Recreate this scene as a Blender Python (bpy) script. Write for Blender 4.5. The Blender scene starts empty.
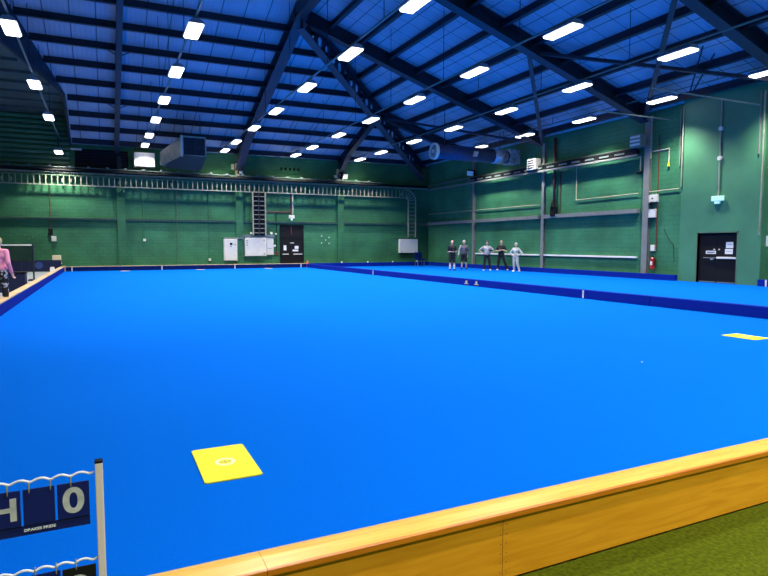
import bpy, bmesh, math, random
from mathutils import Vector, Matrix
random.seed(4)
C = bpy.context.scene.collection
PI = math.pi
# ------------------------------------------------------------------ camera
FPX, HC, HOR = 592.0, 1.55, 43.5
PITCH = math.atan(HOR/FPX); YAW = math.atan((384-103)/math.hypot(FPX, HOR))
cam_d = bpy.data.cameras.new('camera'); cam = bpy.data.objects.new('camera', cam_d); C.objects.link(cam)
cam_d.sensor_width = 36; cam_d.lens = FPX*36/768; cam_d.clip_end = 200; cam_d.clip_start = .05
cam.location = (0, 0, HC); cam.rotation_euler = (PI/2-PITCH, 0, -YAW)
bpy.context.scene.camera = cam
# ------------------------------------------------------------------ light and exposure
W = bpy.data.worlds.new('world'); bpy.context.scene.world = W; W.use_nodes = True
W.node_tree.nodes['Background'].inputs[0].default_value = (.02, .03, .05, 1)
vs = bpy.context.scene.view_settings
vs.view_transform = 'Standard'; vs.look = 'None'; vs.gamma = 1; vs.use_curve_mapping = False
vs.exposure = 0.0
LAMP_W = 640.0
LAMP_COL = (1.0, .98, .93)
EMIT = 4.0
SPOT_ANGLE = math.radians(116)

# a pixel of the 768x576 frame -> a point at a given depth plane
_F = Vector((math.sin(YAW)*math.cos(PITCH), math.cos(YAW)*math.cos(PITCH), -math.sin(PITCH)))
_R = Vector((math.cos(YAW), -math.sin(YAW), 0)); _U = _R.cross(_F)
def at(x, y, X=None, Y=None, Z=None):
    r = _F*FPX + _R*(x-384) + _U*(288-y)
    t = X/r.x if X is not None else (Y/r.y if Y is not None else (Z-HC)/r.z)
    return Vector((0, 0, HC)) + r*t

# ------------------------------------------------------------------ materials
def mat(name, col, rough=.6, metal=0, noise=None, bump=None, emit=None, spec=None, sheen=None, coat=None):
    m = bpy.data.materials.new(name); m.use_nodes = True
    nt = m.node_tree; b = nt.nodes['Principled BSDF']
    b.inputs['Base Color'].default_value = (*col, 1); b.inputs['Roughness'].default_value = rough
    b.inputs['Metallic'].default_value = metal
    if spec is not None: b.inputs['Specular IOR Level'].default_value = spec
    if coat: b.inputs['Coat Weight'].default_value = coat
    if sheen:
        b.inputs['Sheen Weight'].default_value = sheen[0]; b.inputs['Sheen Tint'].default_value = (*sheen[1], 1)
        b.inputs['Sheen Roughness'].default_value = sheen[2]
    if emit: b.inputs['Emission Color'].default_value = (*emit[0], 1); b.inputs['Emission Strength'].default_value = emit[1]
    if noise or bump:
        tc = nt.nodes.new('ShaderNodeTexCoord')
    if noise:   # (scale, amount)
        n = nt.nodes.new('ShaderNodeTexNoise'); n.inputs['Scale'].default_value = noise[0]; n.inputs['Detail'].default_value = 4
        nt.links.new(tc.outputs['Object'], n.inputs['Vector'])
        r = nt.nodes.new('ShaderNodeValToRGB')
        a = noise[1]
        r.color_ramp.elements[0].position = .3; r.color_ramp.elements[1].position = .7
        r.color_ramp.elements[0].color = tuple(c*(1-a) for c in col)+(1,)
        r.color_ramp.elements[1].color = tuple(min(1, c*(1+a)) for c in col)+(1,)
        nt.links.new(n.outputs['Fac'], r.inputs[0]); nt.links.new(r.outputs[0], b.inputs['Base Color'])
    if bump:    # (scale, strength, distance)
        n2 = nt.nodes.new('ShaderNodeTexNoise'); n2.inputs['Scale'].default_value = bump[0]; n2.inputs['Detail'].default_value = 3
        nt.links.new(tc.outputs['Object'], n2.inputs['Vector'])
        bp = nt.nodes.new('ShaderNodeBump'); bp.inputs['Strength'].default_value = bump[1]; bp.inputs['Distance'].default_value = bump[2]
        nt.links.new(n2.outputs['Fac'], bp.inputs['Height']); nt.links.new(bp.outputs[0], b.inputs['Normal'])
    return m

def block_mat(name, col, axis, course=.2, length=.44, mortar=.55, patch=.25):
    """painted blockwork; axis 'x': wall runs along x (uses x,z); 'y': wall runs along y (uses y,z)"""
    m = bpy.data.materials.new(name); m.use_nodes = True; nt = m.node_tree; b = nt.nodes['Principled BSDF']
    b.inputs['Roughness'].default_value = .55; b.inputs['Specular IOR Level'].default_value = .3
    tc = nt.nodes.new('ShaderNodeTexCoord'); sp = nt.nodes.new('ShaderNodeSeparateXYZ'); cb = nt.nodes.new('ShaderNodeCombineXYZ')
    nt.links.new(tc.outputs['Object'], sp.inputs[0])
    nt.links.new(sp.outputs[0 if axis == 'x' else 1], cb.inputs[0]); nt.links.new(sp.outputs[2], cb.inputs[1])
    br = nt.nodes.new('ShaderNodeTexBrick'); nt.links.new(cb.outputs[0], br.inputs['Vector'])
    br.inputs['Scale'].default_value = 1; br.inputs['Brick Width'].default_value = length; br.inputs['Row Height'].default_value = course
    br.inputs['Mortar Size'].default_value = .012; br.inputs['Mortar Smooth'].default_value = .3
    br.inputs['Color1'].default_value = (*[c*.95 for c in col], 1); br.inputs['Color2'].default_value = (*[c*1.05 for c in col], 1)
    br.inputs['Mortar'].default_value = (*[c*mortar for c in col], 1)
    n = nt.nodes.new('ShaderNodeTexNoise'); n.inputs['Scale'].default_value = .7; n.inputs['Detail'].default_value = 6
    nt.links.new(cb.outputs[0], n.inputs['Vector'])
    mp = nt.nodes.new('ShaderNodeMapRange'); mp.inputs[1].default_value = .3; mp.inputs[2].default_value = .7
    mp.inputs[3].default_value = 1-patch; mp.inputs[4].default_value = 1+patch
    nt.links.new(n.outputs['Fac'], mp.inputs[0])
    mx = nt.nodes.new('ShaderNodeVectorMath'); mx.operation = 'SCALE'
    nt.links.new(br.outputs['Color'], mx.inputs[0]); nt.links.new(mp.outputs[0], mx.inputs['Scale'])
    nt.links.new(mx.outputs[0], b.inputs['Base Color'])
    bp = nt.nodes.new('ShaderNodeBump'); bp.inputs['Strength'].default_value = .5; bp.inputs['Distance'].default_value = .02; bp.invert = True
    nt.links.new(br.outputs['Fac'], bp.inputs['Height']); nt.links.new(bp.outputs[0], b.inputs['Normal'])
    return m

def seam_mat(name, col, axis, pitch, dark, width, rough=.5, axis2=None, pitch2=None):
    """profiled sheet: dark joint lines across `axis` every `pitch` metres, fine ribs between"""
    m = bpy.data.materials.new(name); m.use_nodes = True; nt = m.node_tree; b = nt.nodes['Principled BSDF']
    b.inputs['Roughness'].default_value = rough
    tc = nt.nodes.new('ShaderNodeTexCoord'); sp = nt.nodes.new('ShaderNodeSeparateXYZ'); nt.links.new(tc.outputs['Object'], sp.inputs[0])
    def line(ax, pt, w):
        d = nt.nodes.new('ShaderNodeMath'); d.operation = 'DIVIDE'; nt.links.new(sp.outputs[ax], d.inputs[0]); d.inputs[1].default_value = pt
        f = nt.nodes.new('ShaderNodeMath'); f.operation = 'FRACT'; nt.links.new(d.outputs[0], f.inputs[0])
        l = nt.nodes.new('ShaderNodeMath'); l.operation = 'LESS_THAN'; nt.links.new(f.outputs[0], l.inputs[0]); l.inputs[1].default_value = w/pt
        return l
    l1 = line(axis, pitch, width); fac = l1
    if axis2 is not None:
        l2 = line(axis2, pitch2, width*1.3)
        mx_ = nt.nodes.new('ShaderNodeMath'); mx_.operation = 'MAXIMUM'; nt.links.new(l1.outputs[0], mx_.inputs[0]); nt.links.new(l2.outputs[0], mx_.inputs[1]); fac = mx_
    n = nt.nodes.new('ShaderNodeTexNoise'); n.inputs['Scale'].default_value = .5; n.inputs['Detail'].default_value = 5; nt.links.new(tc.outputs['Object'], n.inputs['Vector'])
    r = nt.nodes.new('ShaderNodeValToRGB'); r.color_ramp.elements[0].position = .35; r.color_ramp.elements[1].position = .65
    r.color_ramp.elements[0].color = tuple(c*.85 for c in col)+(1,); r.color_ramp.elements[1].color = tuple(c*1.1 for c in col)+(1,)
    nt.links.new(n.outputs['Fac'], r.inputs[0])
    mx = nt.nodes.new('ShaderNodeMix'); mx.data_type = 'RGBA'
    nt.links.new(fac.outputs[0], mx.inputs['Factor']); nt.links.new(r.outputs[0], mx.inputs['A']); mx.inputs['B'].default_value = (*dark, 1)
    nt.links.new(mx.outputs['Result'], b.inputs['Base Color'])
    wv = nt.nodes.new('ShaderNodeMath'); wv.operation = 'SINE'
    d2 = nt.nodes.new('ShaderNodeMath'); d2.operation = 'MULTIPLY'; d2.inputs[1].default_value = 2*PI*5/pitch
    nt.links.new(sp.outputs[axis], d2.inputs[0]); nt.links.new(d2.outputs[0], wv.inputs[0])
    bp = nt.nodes.new('ShaderNodeBump'); bp.inputs['Strength'].default_value = .25; bp.inputs['Distance'].default_value = .02
    nt.links.new(wv.outputs[0], bp.inputs['Height']); nt.links.new(bp.outputs[0], b.inputs['Normal'])
    return m

def wood_mat(name, col, dark, rough=.3, coat=.4, axis_scale=(1, 14, 14)):
    m = bpy.data.materials.new(name); m.use_nodes = True; nt = m.node_tree; b = nt.nodes['Principled BSDF']
    b.inputs['Roughness'].default_value = rough; b.inputs['Coat Weight'].default_value = coat; b.inputs['Coat Roughness'].default_value = .25
    tc = nt.nodes.new('ShaderNodeTexCoord'); mp = nt.nodes.new('ShaderNodeMapping'); mp.inputs['Scale'].default_value = axis_scale
    nt.links.new(tc.outputs['Object'], mp.inputs[0])
    n = nt.nodes.new('ShaderNodeTexNoise'); n.inputs['Scale'].default_value = 2.2; n.inputs['Detail'].default_value = 6; n.inputs['Distortion'].default_value = .8
    nt.links.new(mp.outputs[0], n.inputs['Vector'])
    r = nt.nodes.new('ShaderNodeValToRGB'); r.color_ramp.elements[0].position = .32; r.color_ramp.elements[1].position = .62
    r.color_ramp.elements[0].color = (*dark, 1); r.color_ramp.elements[1].color = (*col, 1)
    nt.links.new(n.outputs['Fac'], r.inputs[0]); nt.links.new(r.outputs[0], b.inputs['Base Color'])
    return m

M = {}
M['carpet'] = mat('blue_carpet', (.0005, .106, .58), .95, noise=(60, .07), bump=(220, .35, .004), spec=.02, sheen=(.16, (.0, .6, 1), .5))
M['bank_blue'] = mat('bank_carpet_blue', (.0015, .018, .24), .9, bump=(220, .4, .004), spec=.1)
M['bank_navy'] = mat('bank_carpet_navy', (.003, .014, .09), .9, bump=(220, .4, .004), spec=.1)
M['grass'] = mat('green_surround_carpet', (.085, .108, .002), .95, noise=(45, .35), bump=(260, .8, .01), spec=.1)
M['wood'] = wood_mat('varnished_pine', (.86, .53, .08), (.74, .40, .04))
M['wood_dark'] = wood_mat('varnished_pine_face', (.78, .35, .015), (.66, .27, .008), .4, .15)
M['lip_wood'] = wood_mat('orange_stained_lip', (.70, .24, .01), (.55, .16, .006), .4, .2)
M['tan'] = mat('bank_tan_timber', (.62, .42, .22), .5, noise=(3, .15))
M['floor'] = mat('pale_screed', (.35, .38, .40), .5, noise=(2, .15))
M['wall_x'] = block_mat('green_painted_blockwork_far', (.038, .165, .068), 'x', mortar=.72)
M['wall_y'] = block_mat('green_painted_blockwork_right', (.042, .185, .080), 'y', mortar=.72)
M['wall_smooth'] = mat('green_painted_render', (.062, .215, .10), .5, noise=(1.2, .12), bump=(6, .1, .01))
M['pilaster'] = block_mat('green_painted_pilaster', (.034, .150, .062), 'x', mortar=.72)
M['gallery'] = mat('green_dark_cladding', (.08, .10, .09), .5, noise=(1, .15))
M['gallery_lamplit'] = mat('green_ribbed_cladding', (.07, .19, .10), .45, noise=(1, .15))  # lamp light on the end cladding is lightened into this base colour
M['sheet_end'] = seam_mat('roof_sheet_end', (.33, .375, .445), 0, 1.0, (.10, .12, .14), .05)
M['sheet_side'] = seam_mat('roof_sheet_side', (.33, .375, .445), 1, 1.0, (.09, .11, .13), .035, axis2=0, pitch2=1.5)
M['sheet_plain'] = mat('roof_sheet_plain', (.33, .375, .445), .5)
M['navy'] = mat('navy_steel', (.015, .017, .032), .5, noise=(2, .2))
M['navy_mid'] = mat('navy_steel_lighter', (.030, .032, .05), .5, noise=(2, .2))
M['fascia'] = mat('navy_fascia', (.02, .022, .035), .55)
M['grey'] = mat('grey_steel', (.20, .205, .175), .5, noise=(3, .12))
M['greygreen'] = mat('grey_green_rail', (.10, .17, .09), .5, noise=(3, .15))
M['galv'] = mat('galvanised_steel', (.32, .33, .24), .5, .1, noise=(6, .2))
M['black'] = mat('black_matt', (.008, .008, .008), .7, spec=.2)
M['blackgloss'] = mat('black_paint', (.010, .009, .009), .6, spec=.15)
M['white'] = mat('white_painted', (.84, .80, .68), .5)
M['offwhite'] = mat('offwhite_metal', (.72, .68, .55), .45, noise=(4, .06))
M['cream'] = mat('cream_paint', (.60, .56, .42), .6)
M['pipe_cream'] = mat('cream_pipe_paint', (.45, .40, .24), .6)
M['beige'] = mat('beige_plastic', (.88, .74, .48), .5)
M['yellow'] = mat('yellow_rubber', (.80, .74, .0), .6, noise=(30, .05), bump=(300, .3, .002))
M['yellow_logo'] = mat('pale_yellow_print', (.95, .93, .45), .6)
M['red'] = mat('red_paint', (.45, .015, .01), .35)
M['redbrown'] = mat('red_oxide_pipe', (.16, .02, .012), .5)
M['orange'] = mat('orange_plastic', (.85, .16, .02), .5)
M['lampbody'] = mat('lamp_housing_grey', (.25, .3, .38), .4)
M['lamp'] = mat('lamp_diffuser_lit', (1, 1, 1), .4, emit=(LAMP_COL, EMIT))
M['exit'] = mat('exit_sign_lit', (.5, .8, .7), .4, emit=((.45, .85, .7), .35))
M['exitgreen'] = mat('exit_sign_green', (.02, .4, .2), .4)
M['navycard'] = mat('navy_plastic', (.004, .012, .14), .4)
M['blackcard'] = mat('black_plastic', (.006, .007, .012), .4)
M['digit'] = mat('grey_print', (.58, .60, .57), .5, noise=(25, .25))
M['print'] = mat('white_print', (.85, .88, .9), .5)
M['frame'] = mat('offwhite_tube', (.85, .74, .66), .4)
M['wire'] = mat('white_wire', (.85, .86, .88), .35)
M['duct'] = mat('blue_fabric_duct', (.03, .04, .10), .5, noise=(1.5, .25))
M['foil'] = mat('silver_foil', (.42, .45, .48), .3, .5, noise=(5, .5), bump=(7, .8, .03))
M['ductmetal'] = mat('sheet_metal_duct', (.42, .40, .33), .45, .3, noise=(3, .2))
M['barrier'] = mat('navy_barrier_cloth', (.003, .009, .055), .8)
M['paleblue'] = mat('faded_emblem_blue', (.03, .07, .25), .8)
M['paper'] = mat('white_paper', (.80, .78, .68), .7)
M['dim'] = mat('grey_trunking', (.13, .17, .15), .5)
M['skin'] = mat('skin', (.60, .36, .27), .5)
M['hair_dark'] = mat('hair_dark', (.012, .010, .010), .6)
M['hair_grey'] = mat('hair_grey', (.45, .43, .40), .7)
M['hair_blond'] = mat('hair_blond', (.62, .48, .22), .7, noise=(40, .3))
M['eye'] = mat('eye_dark', (.02, .015, .01), .2)
M['lip'] = mat('lip', (.45, .18, .15), .5)
M['cloth_black'] = mat('black_cloth', (.006, .007, .010), .85)
M['cloth_greyblue'] = mat('grey_blue_maroon_cloth', (.09, .08, .11), .85, noise=(4, .5))
M['cloth_white'] = mat('white_grey_cloth', (.42, .40, .38), .85, noise=(4, .3))
M['cloth_pink'] = mat('pink_cloth', (.85, .30, .42), .85, noise=(7, .12))
M['cloth_lightgrey'] = mat('light_grey_cloth', (.48, .48, .42), .85, noise=(5, .15))
def camo():
    m = mat('patterned_black_white_cloth', (.02, .02, .02), .9, noise=(11, .5))
    r = [n for n in m.node_tree.nodes if n.type == 'VALTORGB'][0]
    r.color_ramp.interpolation = 'CONSTANT'; r.color_ramp.elements[0].color = (.01, .01, .012, 1); r.color_ramp.elements[1].position = .56
    r.color_ramp.elements[1].color = (.5, .5, .5, 1); return m
M['cloth_pattern'] = camo()
def net_mat():
    m = mat('net_mesh', (.006, .02, .02), .9); nt = m.node_tree; b = nt.nodes['Principled BSDF']
    tr = nt.nodes.new('ShaderNodeBsdfTransparent'); mx = nt.nodes.new('ShaderNodeMixShader'); mx.inputs[0].default_value = .5
    out = nt.nodes['Material Output']; nt.links.new(tr.outputs[0], mx.inputs[1]); nt.links.new(b.outputs[0], mx.inputs[2]); nt.links.new(mx.outputs[0], out.inputs[0]); return m
M['net'] = net_mat()

# ------------------------------------------------------------------ helpers
def obj(name, bm, m, parent=None, smooth=False, origin=None):
    me = bpy.data.meshes.new(name)
    if origin is not None: bmesh.ops.translate(bm, verts=bm.verts, vec=-Vector(origin))
    bmesh.ops.recalc_face_normals(bm, faces=bm.faces)
    bm.to_mesh(me); bm.free()
    if smooth:
        for p in me.polygons: p.use_smooth = True
    me.materials.append(M[m] if isinstance(m, str) else m)
    o = bpy.data.objects.new(name, me); C.objects.link(o)
    if origin is not None: o.location = origin
    if parent: o.parent = parent
    return o
def tag(o, label, cat, group=None, kind=None):
    o['label'] = label; o['category'] = cat
    if group: o['group'] = group
    if kind: o['kind'] = kind
    return o
def thing(name, label, cat, loc=(0, 0, 0), rz=0, group=None):
    o = bpy.data.objects.new(name, None); C.objects.link(o); o.location = loc; o.rotation_euler = (0, 0, rz); o.empty_display_size = .1
    return tag(o, label, cat, group)
def struct(name, bm, m):
    o = obj(name, bm, m); o['kind'] = 'structure'; return o
def copy_tree(o, parent=None):
    c = o.copy(); C.objects.link(c)
    if parent is not None: c.parent = parent
    for ch in list(o.children): copy_tree(ch, c)
    return c
def B(): return bmesh.new()
def box(bm, x0, x1, y0, y1, z0, z1, bev=0):
    g = bmesh.ops.create_cube(bm, size=1)
    vs_ = g['verts']
    for v in vs_: v.co = Vector(((x0+x1)/2+v.co.x*(x1-x0), (y0+y1)/2+v.co.y*(y1-y0), (z0+z1)/2+v.co.z*(z1-z0)))
    if bev:
        es = set(e for v in vs_ for e in v.link_edges)
        bmesh.ops.bevel(bm, geom=list(es), offset=bev, segments=2, affect='EDGES', profile=.5)
    return bm
def cyl(bm, p0, p1, r0, r1=None, seg=12, cap=True):
    p0 = Vector(p0); p1 = Vector(p1); r1 = r0 if r1 is None else r1
    d = p1-p0; L = d.length
    q = Vector((0, 0, 1)).rotation_difference(d.normalized()) if L > 1e-6 else Vector((0, 0, 1)).rotation_difference(Vector((0, 0, 1)))
    mt = Matrix.Translation((p0+p1)/2) @ q.to_matrix().to_4x4()
    bmesh.ops.create_cone(bm, cap_ends=cap, segments=seg, radius1=r0, radius2=r1, depth=L, matrix=mt); return bm
def ball(bm, c, r, sc=(1, 1, 1), seg=12):
    mt = Matrix.Translation(Vector(c)) @ Matrix.Diagonal((*sc, 1))
    bmesh.ops.create_uvsphere(bm, u_segments=seg, v_segments=max(6, seg//2+2), radius=r, matrix=mt); return bm
def prism(bm, pts, off):
    """polygon (3D points) extruded by vector off"""
    off = Vector(off); a = [bm.verts.new(Vector(p)) for p in pts]; b = [bm.verts.new(Vector(p)+off) for p in pts]
    bm.faces.new(a); bm.faces.new(list(reversed(b)))
    n = len(pts)
    for i in range(n): bm.faces.new((a[i], b[i], b[(i+1) % n], a[(i+1) % n]))
    return bm
def bar(bm, p0, p1, w, h, up=(0, 0, 1)):
    """rectangular bar from p0 to p1, width w sideways, height h along up"""
    p0 = Vector(p0); p1 = Vector(p1); d = (p1-p0).normalized(); s = d.cross(Vector(up)).normalized(); u = s.cross(d).normalized()
    a = [p0+s*w/2*i+u*h/2*j for i, j in ((-1, -1), (1, -1), (1, 1), (-1, 1))]
    return prism(bm, a, p1-p0)
def ibeam(bm, p0, p1, h, b, t=.03):
    """I-section whose top flange lies on the line p0-p1"""
    p0 = Vector(p0); p1 = Vector(p1); d = (p1-p0).normalized(); s = d.cross(Vector((0, 0, 1)))
    s = s.normalized() if s.length > 1e-4 else Vector((1, 0, 0)); u = s.cross(d).normalized()
    pr = [(-b/2, 0), (b/2, 0), (b/2, -t), (t/2, -t), (t/2, -h+t), (b/2, -h+t), (b/2, -h), (-b/2, -h), (-b/2, -h+t), (-t/2, -h+t), (-t/2, -t), (-b/2, -t)]
    return prism(bm, [p0+s*x+u*y for x, y in pr], p1-p0)
def path(bm, pts, r, seg=8):
    for a, b in zip(pts, pts[1:]): cyl(bm, a, b, r, seg=seg)
    for p in pts[1:-1]: ball(bm, p, r*1.01, seg=8)
    return bm
def textmesh(name, s, size, m, parent, ext=.001, offset=0):
    cu = bpy.data.curves.new(name, 'FONT'); cu.body = s; cu.size = size; cu.extrude = ext; cu.offset = offset
    cu.align_x = 'CENTER'; cu.align_y = 'CENTER'
    o = bpy.data.objects.new(name, cu); C.objects.link(o)
    dg = bpy.context.evaluated_depsgraph_get(); me = bpy.data.meshes.new_from_object(o.evaluated_get(dg))
    bpy.data.objects.remove(o); bpy.data.curves.remove(cu)
    n = bpy.data.objects.new(name, me); C.objects.link(n); me.materials.clear(); me.materials.append(M[m])
    if parent: n.parent = parent
    return n
def ordn(i): return ['first', 'second', 'third', 'fourth', 'fifth', 'sixth', 'seventh', 'eighth', 'ninth', 'tenth', 'eleventh', 'twelfth'][i]

# ------------------------------------------------------------------ dimensions
XR, YF = 22.5, 40.2               # right and far walls
XL, YB = -8.0, -7.0
XA, YA = 8.2, 25.9                # apex of the hip
S = 4.7/14.3
def zend(y): return 7.4+S*(YF-y)
def zside(x): return 7.4+S*(XR-x)
ZA = zend(YA)

# ------------------------------------------------------------------ floor, walls
struct('floor', box(B(), XL, XR+.3, YB, YF+.3, -.15, -.03), 'floor')
struct('wall_far', box(B(), XL, XR+.3, 39.7, 40.2, -.03, 5.85), 'wall_x')
bm = B(); box(bm, XL, XR+.3, 40.2, 40.4, 5.85, 9.3)
struct('wall_far_upper', bm, 'wall_x')
struct('wall_right', box(B(), XR, XR+.4, YB, 39.7, -.03, 7.9), 'wall_y')
struct('wall_left', box(B(), XL-.3, XL, YB, YF+.3, -.15, 13), 'wall_y')
struct('wall_back', box(B(), XL, XR+.3, YB-.3, YB, -.15, 13), 'wall_x')
# pier with the double door on the right wall
PX = 22.18
bm = B(); D0, D1 = 14.93, 16.62
box(bm, PX, XR, D1, 17.46, -.02, 7.6); box(bm, PX, XR, 14.0, D0, -.02, 7.6); box(bm, PX, XR, D0, D1, 2.02, 7.6)
struct('wall_right_pier', bm, 'wall_smooth')
# pale ledge on top of the thick lower wall, mid rails
struct('trim_1', box(B(), XL, XR, 39.62, 40.19, 5.85, 5.93), 'cream')
# ------------------------------------------------------------------ roof sheets
t = .12
OV = .12
def slab(name, pts, m):
    return struct(name, prism(B(), pts, (0, 0, .06)), m)
def E(x, y): return (x, y, zend(y)+OV)
def R_(x, y): return (x, y, zside(x)+OV)
LE = -1.5
slab('ceiling_far_slope', [E(LE, 40.35), E(XR+.15, 40.35), E(XA, YA), E(-3.9, YA), E(-3.07, 29.1), E(LE, 35.0)], 'sheet_end')
slab('ceiling_right_slope', [R_(XR+.15, 40.35), R_(XR+.15, YB), R_(XA, YB), R_(XA, YA)], 'sheet_side')
slab('ceiling_left_flat', [(XL, YA, ZA+OV), (XA, YA, ZA+OV), (XA, YB, ZA+OV), (XL, YB, ZA+OV)], 'sheet_plain')
# lower dark soffit over the left bay, its ribbed end cladding and the deep navy fascia between
def zl(y): return 9.1+.035*(YF-y)
slab('ceiling_left_bay', [(XL, 40.2, zl(40.2)), (LE, 40.2, zl(40.2)), (LE, 35, zl(35)), (-3.07, 29.1, zl(29.1)), (-3.9, YA, zl(YA)), (-3.9, 10, zl(10)), (XL, 10, zl(10))], 'gallery')
slab('ceiling_left_bay_end', [(XL, 10, zl(10)), (XL, 9.9, ZA+OV), (-3.9, 9.9, ZA+OV), (-3.9, 10, zl(10))], 'gallery')
bm = B()
line = [(LE, 40.19, 7.35), (LE, 35.0, zend(35)), (-3.07, 29.1, zend(29.1)), (-3.9, YA, ZA), (-3.9, 10, ZA)]
for a, b in zip(line, line[1:]):
    lo = lambda p: min(p[2]+OV, zl(p[1])); hi = lambda p: max(p[2]+OV, zl(p[1]))
    prism(bm, [(a[0], a[1], lo(a)-.05), (b[0], b[1], lo(b)-.05), (b[0], b[1], hi(b)+.05), (a[0], a[1], hi(a)+.05)], (-.12, -.02, 0))
struct('trim_2', bm, 'fascia')
bm = B()
for k in range(11):
    z = 5.98+k*.285
    box(bm, XL, LE-.15, 40.02, 40.19, z, z+.16)
struct('wall_far_cladding', bm, 'gallery_lamplit')
for k in range(12):
    y = 38.6-k*1.7
    xr = LE-.25 if y > 35 else (-1.75-(35-y)*.268 if y > YA else -4.1)
    o = obj('soffit_batten', bar(B(), (XL, y, zl(y)-.07), (xr, y, zl(y)-.07), .12, .12), 'gallery')
    tag(o, f'dark batten under the low left soffit, {ordn(k)} from the far wall', 'batten', 'battens under the left soffit')

# ------------------------------------------------------------------ purlins
def hipx(y): return XA+(y-YA)*(XR-XA)/(YF-YA)
def hipy(x): return YA+(x-XA)*(YF-YA)/(XR-XA)
for k in range(10):
    y = 39.5-1.5*k
    if y < YA+.2: break
    xl = LE+.05 if y > 35 else -1.5-(35-y)*.268+.08
    z = zend(y)
    bm = B(); a = Vector((xl, y, z)); b = Vector((hipx(y)-.15, y, z))
    bar(bm, a, b, .11, .33)
    bar(bm, a+Vector((0, -.05, -.155)), b+Vector((0, -.05, -.155)), .20, .03)
    o = obj('roof_purlin', bm, 'navy')
    tag(o, f'navy steel purlin across the far roof slope, {ordn(k)} up from the far wall', 'purlin', 'purlins of the far roof slope')
for k in range(10):
    x = XR-.7-1.5*k
    if x < XA+.1: break
    z = zside(x)
    bm = B(); a = Vector((x, YB+.1, z)); b = Vector((x, hipy(x)-.15, z))
    bar(bm, a, b, .11, .33); bar(bm, a+Vector((-.05, 0, -.155)), b+Vector((-.05, 0, -.155)), .20, .03)
    o = obj('roof_purlin', bm, 'navy')
    tag(o, f'navy steel purlin along the right roof slope, {ordn(k)} up from the right wall', 'purlin', 'purlins of the right roof slope')
bm = B(); bar(bm, (XA, YB+.1, ZA-.25), (XA, YA, ZA-.25), .4, .62)
tag(obj('ridge_beam', bm, 'navy'), 'navy steel beam along the top edge of the right roof slope', 'beam')

# ------------------------------------------------------------------ rafters
DR = -.08
def rafter(name, p0, p1, h, b, label, cat='rafter', group=None, mt='navy', haunch=None, brace=None):
    r = thing(name, label, cat, (0, 0, 0), 0, group)
    bm = B(); ibeam(bm, p0, p1, h, b, .04)
    obj('beam', bm, mt, r)
    if haunch:
        p0 = Vector(p0); d = (Vector(p1)-p0).normalized(); L = haunch
        side = d.cross(Vector((0, 0, 1))).normalized(); u = side.cross(d).normalized()
        a = p0-u*(h-.02); bm = B()
        prism(bm, [a-side*.03, a+d*L-side*.03, a-u*(.55)-side*.03], side*.06)
        bar(bm, a-u*.55, a+d*L, b, .03, up=u)
        obj('haunch', bm, mt, r)
    if brace:
        for ph in brace:
            bm = B(); c = Vector(ph)
            sd = Vector((1, 0, 0)) if abs(Vector(p1).x-Vector(p0).x) < .1 else Vector((0, 1, 0))
            for sg in (-1, 1): cyl(bm, c-Vector((0, 0, h)), c+sd*sg*.75+Vector((0, 0, -.05)), .025, seg=6)
            obj('fly_brace', bm, mt, r)
    return r
xs = [.93, 8.25, 15.4]
rafter('roof_rafter', (xs[0], 40.1, zend(40.1)-DR), (xs[0], YA, ZA-DR), .42, .26, 'upright-looking navy rafter on the far slope nearest the left bay', mt='navy_mid',
       brace=[(xs[0], y, zend(y)-DR) for y in (35.1, 30.6)])
rafter('roof_rafter', (xs[1], 40.1, zend(40.1)-DR), (xs[1], YA, ZA-DR), .62, .5, 'thick navy rafter rising from behind the cable trays to the roof peak', mt='navy_mid', haunch=3.2)
rafter('roof_rafter', (xs[2], 40.1, zend(40.1)-DR), (xs[2], 33.4, zend(33.4)-DR), .5, .35, 'short navy rafter on the far slope meeting the pierced hip beam', mt='navy', haunch=2)
colY = [33.35, 26.42, 19.42, 12.8, 5.95]
rafter('roof_rafter', (22.3, colY[0], zside(22.3)-DR), (15.9, colY[0], zside(15.9)-DR), .5, .35, 'short navy rafter on the right slope, nearest the far corner')
for i, Y in enumerate(colY[1:]):
    x1 = XA
    rafter('roof_rafter', (22.3, Y, zside(22.3)-DR), (x1, Y, zside(x1)-DR), .58, .42,
           ['navy rafter of the right slope running from the peak over the blue round duct',
            'navy rafter of the right slope coming down to the column beside the red extinguisher',
            'navy rafter crossing the top right corner of the view', 'navy rafter of the right slope nearest the camera'][i], group=None)
# pierced (castellated) hip beam
hp0 = Vector((22.2, 39.9, zend(39.9)-.12)); hp1 = Vector((XA+.1, YA+.1, ZA-.12))
r = thing('hip_beam', 'navy pierced hip beam with a row of holes climbing from the far corner', 'beam')
d = (hp1-hp0); L = d.length; d.normalize(); side = d.cross(Vector((0, 0, 1))).normalized(); u = side.cross(d).normalized()
h = .95; bm = B(); n = 26; w = L/n
for k in range(n):
    o0 = hp0+d*(k*w)
    def P(a, b): return o0+d*a+u*(b-h)-side*.015
    a1, b1, b2, a2, m_, r_ = w*.2, w*.36, w*.64, w*.8, h*.5, h*.27
    prism(bm, [P(0, m_), P(a1, m_), P(b1, m_+r_), P(b2, m_+r_), P(a2, m_), P(w, m_), P(w, h), P(0, h)], side*.03)
    prism(bm, [P(0, m_), P(0, 0), P(w, 0), P(w, m_), P(a2, m_), P(b2, m_-r_), P(b1, m_-r_), P(a1, m_)], side*.03)
obj('web', bm, 'navy', r)
bm = B(); bar(bm, hp0-u*.02, hp1-u*.02, .4, .04, up=u); obj('top_flange', bm, 'navy', r)
bm = B(); bar(bm, hp0-u*h, hp1-u*h, .4, .05, up=u); obj('bottom_flange', bm, 'navy_mid', r)
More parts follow.
